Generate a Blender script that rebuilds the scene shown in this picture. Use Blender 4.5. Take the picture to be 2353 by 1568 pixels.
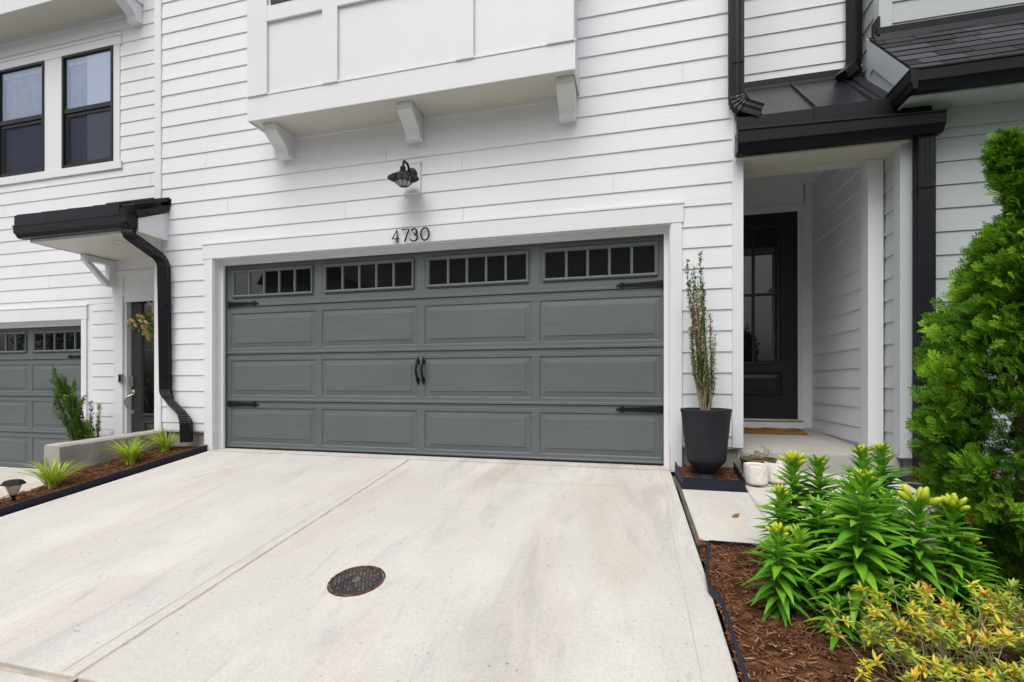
import bpy, math, random
import numpy as np
from mathutils import Vector
R=math.radians
random.seed(7); rng=np.random.default_rng(7)
for o in list(bpy.data.objects): bpy.data.objects.remove(o)
S=bpy.context.scene; C=S.collection

# ------------------------------------------------------------------ camera, sky, sun, exposure
cam=bpy.data.cameras.new('camera'); co=bpy.data.objects.new('camera',cam); C.objects.link(co)
co.location=(2.125,-4.528,.765); co.rotation_euler=(R(90),0,math.atan2(.2402,.971))
cam.sensor_width=36; cam.lens=1074/2353*36; cam.shift_y=96/2353; cam.shift_x=0
cam.clip_start=.02; cam.clip_end=800
S.camera=co
W=bpy.data.worlds.new('World'); S.world=W; W.use_nodes=True
nt=W.node_tree; bg=nt.nodes['Background']
sky=nt.nodes.new('ShaderNodeTexSky'); sky.sky_type='NISHITA'; sky.sun_disc=False
SUN_EL,SUN_AZ=R(62),R(192)     # azimuth measured clockwise from +Y
sky.sun_elevation=SUN_EL; sky.sun_rotation=SUN_AZ
sky.air_density=1.4; sky.dust_density=6.0; sky.ozone_density=1.2
hs=nt.nodes.new('ShaderNodeHueSaturation'); hs.inputs['Saturation'].default_value=.30; hs.inputs['Value'].default_value=1
nt.links.new(sky.outputs[0],hs.inputs['Color']); nt.links.new(hs.outputs[0],bg.inputs[0])
bg.inputs[1].default_value=.145
sl=bpy.data.lights.new('sun','SUN'); sl.energy=1.4; sl.angle=R(45); sl.color=(1,.975,.945)
so=bpy.data.objects.new('sun',sl); C.objects.link(so)
sd=Vector((math.sin(SUN_AZ)*math.cos(SUN_EL),math.cos(SUN_AZ)*math.cos(SUN_EL),math.sin(SUN_EL)))
so.rotation_euler=sd.to_track_quat('Z','Y').to_euler(); so.location=sd*20
S.view_settings.view_transform='Standard'; S.view_settings.look='None'
S.view_settings.exposure=.13; S.view_settings.gamma=1
S.cycles.max_bounces=8; S.cycles.transparent_max_bounces=12

# ------------------------------------------------------------------ materials
def srgb(r,g,b):
    f=lambda c:(c/255/12.92 if c/255<.04045 else ((c/255+.055)/1.055)**2.4)
    return (f(r),f(g),f(b))
class NT:
    def __init__(s,name):
        s.m=bpy.data.materials.new(name); s.m.use_nodes=True; s.t=s.m.node_tree
        s.p=s.t.nodes['Principled BSDF']; s.co=None
    def n(s,k,**kw):
        x=s.t.nodes.new('ShaderNode'+k)
        for a,b in kw.items(): setattr(x,a,b)
        return x
    def l(s,a,b): s.t.links.new(a,b)
    def obj(s,scale=(1,1,1)):
        if s.co is None: s.co=s.n('TexCoord')
        m=s.n('Mapping'); s.l(s.co.outputs['Object'],m.inputs[0]); m.inputs['Scale'].default_value=scale
        return m.outputs[0]
    def noise(s,scale,sc=(1,1,1),detail=3,rough=.55,dist=0):
        x=s.n('TexNoise'); x.inputs['Scale'].default_value=scale; x.inputs['Detail'].default_value=detail
        x.inputs['Roughness'].default_value=rough; x.inputs['Distortion'].default_value=dist
        s.l(s.obj(sc),x.inputs['Vector']); return x.outputs[0]
    def ramp(s,fac,stops):
        x=s.n('ValToRGB'); r=x.color_ramp
        while len(r.elements)<len(stops): r.elements.new(.5)
        for e,(p,c) in zip(r.elements,stops):
            e.position=p; e.color=(*(c if isinstance(c,tuple) else (c,c,c)),1)
        s.l(fac,x.inputs[0]); return x.outputs[0]
    def mix(s,fac,a,b,mode='MIX'):
        x=s.n('Mix',data_type='RGBA',blend_type=mode)
        for v,i in ((fac,0),(a,6),(b,7)):
            if isinstance(v,(int,float)): x.inputs[i].default_value=v
            elif isinstance(v,tuple): x.inputs[i].default_value=(*v,1)
            else: s.l(v,x.inputs[i])
        return x.outputs[2]
    def math(s,op,a,b=0.):
        x=s.n('Math',operation=op)
        for v,i in ((a,0),(b,1)):
            if isinstance(v,(int,float)): x.inputs[i].default_value=v
            else: s.l(v,x.inputs[i])
        return x.outputs[0]
    def bump(s,h,strength=.3,dist=.002):
        b=s.n('Bump'); b.inputs['Strength'].default_value=strength; b.inputs['Distance'].default_value=dist
        s.l(h,b.inputs['Height']); s.l(b.outputs[0],s.p.inputs['Normal'])
    def col(s,c):
        if isinstance(c,tuple): s.p.inputs['Base Color'].default_value=(*c,1)
        else: s.l(c,s.p.inputs['Base Color'])
    def set(s,rough=.5,spec=.5,metal=0):
        s.p.inputs['Roughness'].default_value=rough; s.p.inputs['Specular IOR Level'].default_value=spec
        s.p.inputs['Metallic'].default_value=metal
    def tint(s):
        a=s.n('Attribute'); a.attribute_name='tint'; return a.outputs['Fac']

def siding_mat(name,c):
    k=NT(name); k.set(.55,.35)
    g=k.noise(1,(2.2,2.2,75),4,.6,.6); w=k.noise(.9,(1,1,1),2)
    tt=k.ramp(k.tint(),[(0,.955),(1,1.0)])
    base=k.mix(1.0,k.ramp(w,[(.3,tuple(x*.97 for x in c)),(.7,c)]),tt,'MULTIPLY'); k.col(base)
    k.bump(g,.38,.004); return k.m
def paint_mat(name,c,rough=.45,grain=.10):
    k=NT(name); k.set(rough,.35)
    w=k.noise(1.7,(1,1,1),3); k.col(k.ramp(w,[(.3,tuple(x*.965 for x in c)),(.7,c)]))
    k.bump(k.noise(1,(9,9,60),3,.6),grain,.002); return k.m
M={}
M['siding']=siding_mat('white_fibre_cement',(.78,.79,.825))
M['trim']=paint_mat('white_trim_paint',(.755,.765,.795))
M['shaded_trim']=paint_mat('white_trim_shade_toned',(.60,.585,.53))  # white trim darkened and warmed: shade under eaves put into the colour
M['grey_siding']=siding_mat('grey_fibre_cement',(.47,.50,.51))
M['grey_trim']=paint_mat('pale_grey_trim',(.50,.535,.56))
def black(name,c,rough,grain=0,spec=.4):
    k=NT(name); k.set(rough,spec)
    w=k.noise(2.5,(1,1,.6),4); k.col(k.ramp(w,[(.3,tuple(x*.85 for x in c)),(.72,tuple(x*1.2 for x in c))]))
    k.l(k.ramp(k.noise(6,(1,1,.4),4),[(.3,rough*.92),(.75,min(1,rough*1.15))]),k.p.inputs['Roughness'])
    k.bump(k.noise(18,(1,1,1),2),.05,.003); return k.m
M['black_metal']=black('black_coated_aluminium',(.0085,.0088,.0125),.36,spec=.26)
M['roof_metal']=black('black_standing_seam',(.009,.0095,.013),.30,spec=.34)
M['iron']=black('black_wrought_iron',(.007,.007,.009),.45,spec=.25)
M['edging']=black('black_plastic_edging',(.015,.017,.030),.5,spec=.3)
M['planter']=black('matte_black_resin',(.019,.021,.028),.5,spec=.35)
M['rubber']=black('black_rubber',(.008,.008,.009),.6)
M['sash']=black('dark_bronze_vinyl',(.012,.012,.013),.42,spec=.3)
def door_mat():
    k=NT('slate_grey_garage_paint'); k.set(.5,.4)
    g=k.noise(1,(2.5,2.5,70),5,.65,.8); b=k.noise(1.1,(.8,1,1.6),3)
    c=k.mix(k.ramp(g,[(.35,0.),(.7,1.)]),(.092,.105,.111),(.138,.153,.160))
    k.col(k.mix(.55,c,k.ramp(b,[(.3,(.104,.117,.121)),(.7,(.130,.146,.155))])))
    k.bump(g,.25,.0025); return k.m
M['door']=door_mat()
M['entry']=black('black_door_paint',(.014,.014,.016),.36)
M['entry_grey']=black('charcoal_door_paint',(.032,.033,.034),.42)
def glass_mat(name,spec=1.0,base=(.006,.006,.008)):
    k=NT(name); k.set(.02,spec); k.col(base); k.p.inputs['IOR'].default_value=1.55
    k.bump(k.noise(1.3,(1,1,1),2),.03,.01); return k.m
M['pane']=glass_mat('dark_reflective_glass',.8)
def clear_mat():
    k=NT('coated_window_glass'); t=k.n('BsdfTransparent'); t.inputs[0].default_value=(.94,.96,1,1)
    g=k.n('BsdfGlossy'); g.inputs['Roughness'].default_value=.02; g.inputs[0].default_value=(.70,.79,1,1)
    f=k.n('LayerWeight'); f.inputs[0].default_value=.25
    r=k.ramp(f.outputs['Fresnel'],[(0,.30),(1,.8)])
    mx=k.n('MixShader'); k.l(r,mx.inputs[0]); k.l(t.outputs[0],mx.inputs[1]); k.l(g.outputs[0],mx.inputs[2])
    k.l(mx.outputs[0],k.t.nodes['Material Output'].inputs[0]); return k.m
M['clear']=clear_mat()
def screen_mat():
    k=NT('insect_screen_mesh'); t=k.n('BsdfTransparent'); t.inputs[0].default_value=(.55,.57,.66,1)
    d=k.n('BsdfDiffuse'); d.inputs[0].default_value=(.05,.05,.06,1)
    mx=k.n('MixShader'); mx.inputs[0].default_value=.5
    k.l(t.outputs[0],mx.inputs[1]); k.l(d.outputs[0],mx.inputs[2]); k.l(mx.outputs[0],k.t.nodes['Material Output'].inputs[0]); return k.m
M['screen']=screen_mat()
def plain(name,c,rough=.5,spec=.5,metal=0,var=.15,sc=8,bump=.0,bs=60):
    k=NT(name); k.set(rough,spec,metal)
    k.col(k.ramp(k.noise(sc,(1,1,1),4),[(.3,tuple(x*(1-var) for x in c)),(.7,tuple(min(1,x*(1+var)) for x in c))]))
    if bump: k.bump(k.noise(bs,(1,1,1),4),bump,.004)
    return k.m
M['blind']=plain('white_blind_slat',(.92,.93,.96),.5)
M['room']=plain('dim_room',(.10,.10,.11),.9)
M['nickel']=plain('satin_nickel',(.55,.52,.46),.32,.5,.9)
M['frost']=plain('frosted_lamp_glass',(.40,.41,.40),.25,.6)
def concrete(name,c,stain=1.0,speck=1.0):
    k=NT(name); k.set(.85,.25)
    br=k.ramp(k.noise(1.0,(1.5,.42,1),6,.62,.7),[(.50,0.),(.68,1.)])
    gr=k.ramp(k.noise(1.0,(2.7,.65,1),7,.68,1.0),[(.53,0.),(.66,1.)])
    gr2=k.ramp(k.noise(1.0,(9,1.6,1),6,.7,.6),[(.60,0.),(.72,1.)])
    lite=k.ramp(k.noise(1.7,(1,.7,1),4),[(.45,0.),(.7,1.)])
    col=k.mix(lite,tuple(x*.93 for x in c),tuple(x*1.05 for x in c))
    col=k.mix(k.math('MULTIPLY',br,.54*stain),col,(c[0]*.86,c[1]*.74,c[2]*.62))
    col=k.mix(k.math('MULTIPLY',gr,.50*stain),col,(c[0]*.66,c[1]*.67,c[2]*.70))
    col=k.mix(k.math('MULTIPLY',gr2,.52*stain),col,(c[0]*.55,c[1]*.56,c[2]*.60))
    sp=k.ramp(k.noise(170,(1,1,1),3,.7),[(.28,.72),(.52,1.0),(.8,1.07)])
    sp2=k.ramp(k.noise(520,(1,1,1),2,.7),[(.3,.78),(.6,1.05)])
    col=k.mix(.75*speck,col,k.mix(1.,sp,sp2,'MULTIPLY'),'MULTIPLY') if False else k.mix(1.,col,k.mix(speck*.8,(1.,1.,1.),k.mix(1.,sp,sp2,'MULTIPLY')),'MULTIPLY')
    m60=k.ramp(k.noise(55,(1,1,1),4,.7),[(.3,.93),(.7,1.05)]); col=k.mix(1.,col,m60,'MULTIPLY')
    pit=k.ramp(k.noise(38,(1,1,1),2,.4),[(.24,.62),(.29,1.)])
    col=k.mix(1.,col,pit,'MULTIPLY')
    k.col(col); k.bump(k.noise(210,(1,1,1),4,.7),.35,.003); return k.m
M['concrete']=concrete('light_broom_concrete',(.575,.552,.528))
M['concrete2']=concrete('porch_concrete',(.37,.36,.335),.55,.6)
M['rough_concrete']=plain('rough_poured_concrete',(.36,.345,.32),.9,.2,0,.16,5,.8,42)
M['joint']=plain('joint_filler',(.40,.36,.29),.9,.2,0,.3,9,.3)
M['dark_joint']=plain('dark_expansion_joint',(.10,.094,.082),.9,.2,0,.3,20,.4)
M['asphalt']=plain('asphalt',(.06,.06,.062),.9,.3,0,.25,30,.5,80)
M['lawn']=plain('far_lawn',(.045,.085,.025),.95,.2,0,.4,3,.4,20)
def tinted(name,stops,rough=.5,spec=.4,trans=0.,bump=0,noise=.18,nsc=14):
    k=NT(name); k.set(rough,spec)
    t=k.math('ADD',k.tint(),k.math('MULTIPLY',k.math('SUBTRACT',k.noise(nsc,(1,1,1),3),.5),noise*2))
    c=k.ramp(t,stops); k.col(c)
    if bump: k.bump(k.noise(bump,(1,1,1),3),.4,.002)
    if trans:
        tr=k.n('BsdfTranslucent'); k.l(c,tr.inputs[0]); mx=k.n('MixShader'); mx.inputs[0].default_value=trans
        k.l(k.p.outputs[0],mx.inputs[1]); k.l(tr.outputs[0],mx.inputs[2]); k.l(mx.outputs[0],k.t.nodes['Material Output'].inputs[0])
    return k.m
M['chips']=tinted('shredded_bark',[(0,(.045,.020,.010)),(.35,(.130,.055,.026)),(.7,(.225,.102,.048)),(.93,(.33,.175,.090)),(1,(.44,.30,.19))],.8,.2,0,40)
M['soil']=tinted('mulch_bed_soil',[(0,(.028,.013,.008)),(.5,(.080,.036,.018)),(1,(.15,.07,.035))],.95,.1,0,50,.5,25)
M['lily']=tinted('lily_leaf',[(0,(.030,.125,.012)),(.40,(.105,.33,.022)),(.75,(.25,.52,.035)),(1,(.48,.68,.08))],.36,.5,.30)
M['bud']=tinted('lily_bud',[(0,(.16,.30,.02)),(.5,(.42,.52,.03)),(1,(.66,.64,.05))],.4,.4,.15)
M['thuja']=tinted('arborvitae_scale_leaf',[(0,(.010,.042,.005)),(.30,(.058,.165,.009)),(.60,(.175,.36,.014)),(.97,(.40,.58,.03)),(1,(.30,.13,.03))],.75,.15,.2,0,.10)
M['bark']=plain('brown_bark',(.13,.085,.055),.9,.2,0,.4,40,.6)
M['holly']=tinted('small_holly_leaf',[(0,(.024,.085,.010)),(.5,(.095,.215,.020)),(.8,(.26,.37,.035)),(.9,(.28,.20,.06)),(1,(.42,.21,.08))],.4,.45,.15)
M['twig']=plain('pale_twig',(.26,.21,.14),.85,.2,0,.35,60,.4)
M['grass']=tinted('variegated_blade',[(0,(.14,.28,.012)),(.5,(.40,.56,.03)),(.85,(.68,.74,.09)),(1,(.76,.76,.34))],.45,.4,.25)
M['azalea']=tinted('azalea_leaf',[(0,(.16,.30,.04)),(.4,(.42,.50,.07)),(.66,(.74,.68,.07)),(.84,(.86,.55,.05)),(1,(.74,.28,.03))],.45,.4,.3)
M['rust']=tinted('rusty_rim',[(0,(.025,.014,.010)),(.55,(.085,.036,.018)),(1,(.24,.125,.04))],.85,.3,0,30,.5,30)
M['castiron']=tinted('worn_cast_iron',[(0,(.010,.010,.013)),(.6,(.028,.028,.033)),(1,(.13,.105,.08))],.6,.5,0,60,.4,26)
M['pot']=plain('white_glazed_pot',(.82,.785,.75),.4,.4,0,.06,30)
M['potbase']=plain('unglazed_tan_rim',(.50,.38,.29),.8,.3)
M['bowl']=plain('olive_brown_bowl',(.13,.10,.045),.45,.5,0,.35,12)
M['potsoil']=plain('potting_soil',(.05,.032,.022),.95,.1,0,.5,60,.9,70)
M['mat']=plain('coir_fibre',(.21,.105,.028),.98,.1,0,.35,70,1.,160)
M['shingle']=tinted('charcoal_shingle',[(0,(.016,.017,.019)),(.5,(.034,.035,.039)),(1,(.085,.088,.098))],.95,.2,0,350,.45,260)
M['wicker']=plain('wicker',(.38,.23,.11),.8,.2,0,.4,60,.8,90)
M['ribbon']=plain('peach_ribbon',(.66,.44,.26),.7,.3)
M['flower']=tinted('apricot_tulip',[(0,(.85,.45,.13)),(.6,(.90,.64,.28)),(1,(.92,.78,.5))],.5,.3,.2)
M['leafgreen']=tinted('artificial_leaf',[(0,(.05,.14,.03)),(.6,(.20,.38,.07)),(1,(.60,.70,.36))],.5,.3,.2)
M['plastic_clear']=plain('clear_lens',(.55,.50,.44),.15,.6)
M['solar']=plain('solar_cell',(.03,.035,.05),.25,.6)
M['dryleaf']=plain('dry_brown_leaf',(.20,.09,.04),.8,.2,0,.4,40)
M['oproof']=plain('far_roof',(.05,.05,.055),.9,.2)
M['opwall']=plain('far_wall',(.24,.245,.25),.7,.3)
M['tree_leaf']=tinted('broadleaf',[(0,(.02,.06,.01)),(.6,(.06,.13,.02)),(1,(.13,.22,.04))],.6,.3,.2)
M['chalk']=plain('blue_chalk',(.36,.47,.50),.95,.1,0,.2,40)

# ------------------------------------------------------------------ mesh builder
class MB:
    def __init__(s): s.V=[];s.F=[];s.I=[];s.T=[]
    def add(s,v,f,mi=0,t=.5):
        b=len(s.V); s.V.extend(tuple(map(float,p)) for p in v)
        s.T.extend(t if hasattr(t,'__len__') else [t]*len(v))
        for q in f: s.F.append(tuple(b+i for i in q)); s.I.append(mi)
    def box(s,x0,x1,y0,y1,z0,z1,mi=0,t=.5):
        if x0>x1:x0,x1=x1,x0
        if y0>y1:y0,y1=y1,y0
        if z0>z1:z0,z1=z1,z0
        s.add([(x,y,z) for z in(z0,z1) for y in(y0,y1) for x in(x0,x1)],
              [(0,2,3,1),(4,5,7,6),(0,1,5,4),(2,6,7,3),(0,4,6,2),(1,3,7,5)],mi,t)
    def prism(s,poly,ax,a,b,mi=0,t=.5):
        n=len(poly)
        def P(u,v,w): return {'x':(w,u,v),'y':(u,w,v),'z':(u,v,w)}[ax]
        v=[P(*p,a) for p in poly]+[P(*p,b) for p in poly]
        f=[tuple(range(n-1,-1,-1)),tuple(range(n,2*n))]+[(i,(i+1)%n,n+(i+1)%n,n+i) for i in range(n)]
        s.add(v,f,mi,t)
    def tube(s,pts,r,n=8,mi=0,t=.5,cap=True):
        pts=[Vector(p) for p in pts]; m=len(pts)
        rs=list(r) if hasattr(r,'__len__') else [r]*m
        v=[];f=[]; ref=None
        for i,p in enumerate(pts):
            d=(pts[min(i+1,m-1)]-pts[max(i-1,0)]).normalized()
            if ref is None: ref=d.orthogonal().normalized()
            ref=(ref-d*ref.dot(d)); ref=ref.normalized() if ref.length>1e-6 else d.orthogonal().normalized()
            b=d.cross(ref)
            for k in range(n):
                a=2*math.pi*k/n; v.append(p+(ref*math.cos(a)+b*math.sin(a))*rs[i])
        for i in range(m-1):
            for k in range(n): f.append((i*n+k,i*n+(k+1)%n,(i+1)*n+(k+1)%n,(i+1)*n+k))
        if cap: f.append(tuple(range(n-1,-1,-1))); f.append(tuple((m-1)*n+k for k in range(n)))
        s.add(v,f,mi,t)
    def lathe(s,prof,c=(0,0,0),n=32,mi=0,t=.5,ax=None):
        v=[];f=[];m=len(prof); c=Vector(c)
        if ax is None: X,Y,Z=Vector((1,0,0)),Vector((0,1,0)),Vector((0,0,1))
        else:
            Z=Vector(ax).normalized(); X=Z.orthogonal().normalized(); Y=Z.cross(X)
        for r,z in prof:
            for k in range(n):
                a=2*math.pi*k/n; v.append(c+X*(r*math.cos(a))+Y*(r*math.sin(a))+Z*z)
        for i in range(m-1):
            for k in range(n): f.append((i*n+k,i*n+(k+1)%n,(i+1)*n+(k+1)%n,(i+1)*n+k))
        s.add(v,f,mi,t)
    def sweep(s,pts,N,prof,mi=0,t=.5,scale=None):
        pts=[Vector(p) for p in pts]; N=Vector(N).normalized(); m=len(pts); n=len(prof); v=[];f=[]
        for i,p in enumerate(pts):
            d=(pts[min(i+1,m-1)]-pts[max(i-1,0)]).normalized(); b=d.cross(N).normalized(); k=scale[i] if scale else 1
            for a,c in prof: v.append(p+N*(a*k)+b*(c*k))
        for i in range(m-1):
            for q in range(n): f.append((i*n+q,i*n+(q+1)%n,(i+1)*n+(q+1)%n,(i+1)*n+q))
        f.append(tuple(range(n-1,-1,-1))); f.append(tuple((m-1)*n+q for q in range(n)))
        s.add(v,f,mi,t)
    def build(s,name,mats,parent=None,smooth=None,bevel=0):
        me=bpy.data.meshes.new(name)
        if isinstance(mats,str): mats=[mats]
        off=Vector(parent['_o']) if parent is not None else Vector((0,0,0))
        V=np.array(s.V,dtype=np.float64).reshape(-1,3)-np.array(off)
        me.from_pydata(V.tolist(),[],s.F)
        for m in mats: me.materials.append(M[m])
        if len(mats)>1: me.polygons.foreach_set('material_index',s.I)
        at=me.attributes.new('tint','FLOAT','POINT'); at.data.foreach_set('value',np.array(s.T,dtype=np.float32))
        if smooth:
            me.shade_smooth(); me.set_sharp_from_angle(angle=R(smooth))
        me.update()
        o=bpy.data.objects.new(name,me); C.objects.link(o)
        if parent is not None: o.parent=parent; o['_o']=tuple(off)
        else: o['_o']=(0,0,0)
        if bevel:
            b=o.modifiers.new('edge','BEVEL'); b.width=bevel; b.segments=2; b.limit_method='ANGLE'; b.angle_limit=R(50)
        return o
def thing(name,label,cat,loc=(0,0,0),group=None):
    o=bpy.data.objects.new(name,None); C.objects.link(o); o.location=loc; o['_o']=tuple(loc); o.empty_display_size=.1
    o['label']=label; o['category']=cat
    if group: o['group']=group
    return o
def tag(o,label,cat,group=None,kind=None):
    o['label']=label; o['category']=cat
    if group: o['group']=group
    if kind: o['kind']=kind
    return o
def struct(o): o['kind']='structure'; return o
SL=.135
def dz(y): return -.01+SL*(y+.15)         # driveway plane

# fillet a polyline
def fillet(pts,r,n=7):
    pts=[Vector(p) for p in pts]; out=[pts[0]]; arcs=[0]
    for i in range(1,len(pts)-1):
        a,b,c=pts[i-1],pts[i],pts[i+1]; u=(a-b).normalized(); w=(c-b).normalized()
        ang=u.angle(w); t=min(r/math.tan(ang/2),(a-b).length*.49,(c-b).length*.49); p0=b+u*t; p1=b+w*t
        for k in range(n+1):
            s=k/n; out.append((1-s)**2*p0+2*s*(1-s)*b+s*s*p1); arcs.append(1 if 0<k<n else 0)
    out.append(pts[-1]); arcs.append(0)
    return out,arcs
def ds_profile(w,d,k=3):
    # rectangular corrugated section: ribs on the two wide faces
    P=[]; hw,hd=w/2,d/2; g=.0042
    def face(y,sg):
        xs=np.linspace(-hw,hw,2*k+2)
        for i,x in enumerate(xs if sg>0 else xs[::-1]):
            P.append((x,y)); 
            if 0<i<len(xs)-1: P.append((x+(.003 if sg>0 else -.003),y-sg*g if i%2 else y))
    face(-hd,-1) if False else None
    xs=np.linspace(-hw,hw,2*k+2)
    a=[];b=[]
    for i,x in enumerate(xs):
        off=g if (i%2==1 and i<len(xs)-1) else 0
        a.append((x,-hd+ (off if 0<i<len(xs)-1 else 0)))
        b.append((x,hd-(off if 0<i<len(xs)-1 else 0)))
    ys=np.linspace(-hd,hd,6)[1:-1]
    r=[(hw-(g if i%2 else 0),y) for i,y in enumerate(ys)]
    l=[(-hw+(g if i%2 else 0),y) for i,y in enumerate(ys)]
    return a+r+b[::-1]+l[::-1]
def downspout(mb,pts,N,w=.1,d=.075,r=.10,n=9):
    P,arc=fillet(pts,r,n)
    sc=[1.0]*len(P); j=0
    for i,a in enumerate(arc):
        if a: sc[i]=1.06 if j%2 else .965; j+=1
        else: j=0
    mb.sweep(P,N,ds_profile(w,d),scale=sc)
GP=[(0,0),(0,-1),(.60,-1),(.62,-.95),(.78,-.70),(.87,-.64),(.90,-.60),(.92,-.12),(1,-.07),(1,0)]
def gutter_x(mb,x0,x1,yback,d,ztop0,ztop1,h,mi=0):
    v=[];n=len(GP)
    for x,z in((x0,ztop0),(x1,ztop1)):
        for a,b in GP: v.append((x,yback-a*d,z+b*(h-(ztop0-z))))
    f=[tuple(range(n)),tuple(range(2*n-1,n-1,-1))]+[(i,n+i,n+(i+1)%n,(i+1)%n) for i in range(n)]
    mb.add(v,f,mi)

LV0,DZ=.118,.184
def siding(mb,u0,u1,z0,z1,place,lv0=LV0,dz_=DZ,seed=0,joints=None,t_out=.0125):
    rr=random.Random(seed); k=math.floor((z0-lv0)/dz_)
    while lv0+k*dz_<z1:
        zb=lv0+k*dz_; a=max(zb,z0); b=min(zb+dz_,z1); k+=1
        if b-a<.004: continue
        o=lambda z:t_out-(t_out-.003)*(z-zb)/dz_
        cuts=[u0]
        if joints is not None: js=sorted(u for kk,u in joints if kk==k-1 and u0<u<u1)
        else:
            js=[];u=u0+rr.uniform(.4,3.6)
            while u<u1-.25: js.append(u); u+=3.65
        for u in js: cuts+= [u-.0018,u+.0018]
        cuts.append(u1)
        for i in range(0,len(cuts),2):
            ua,ub=cuts[i],cuts[i+1]; tt=rr.uniform(.2,1)
            v=[place(ua,o(a),a),place(ub,o(a),a),place(ub,o(b),b),place(ua,o(b),b),
               place(ua,0,a),place(ub,0,a),place(ub,0,b),place(ua,0,b)]
            mb.add(v,[(0,1,2,3),(4,5,1,0),(3,2,6,7),(0,3,7,4),(1,5,6,2)],0,tt)
wallY=lambda Y:(lambda u,o,z:(u,Y-o,z))
wallX=lambda X:(lambda u,o,z:(X-o,u,z))

def ring_panel(mb,x0,x1,z0,z1,Y,steps,mi=0,fill=True):
    """nested rectangles: steps=[(inset,out)...] out>0 toward viewer"""
    L=[]
    for ins,out in steps:
        L.append([(x0+ins,Y-out,z0+ins),(x1-ins,Y-out,z0+ins),(x1-ins,Y-out,z1-ins),(x0+ins,Y-out,z1-ins)])
    for A,B in zip(L,L[1:]):
        mb.add(A+B,[(i,(i+1)%4,4+(i+1)%4,4+i) for i in range(4)],mi)
    if fill: mb.add(L[-1],[(0,1,2,3)],mi)

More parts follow.
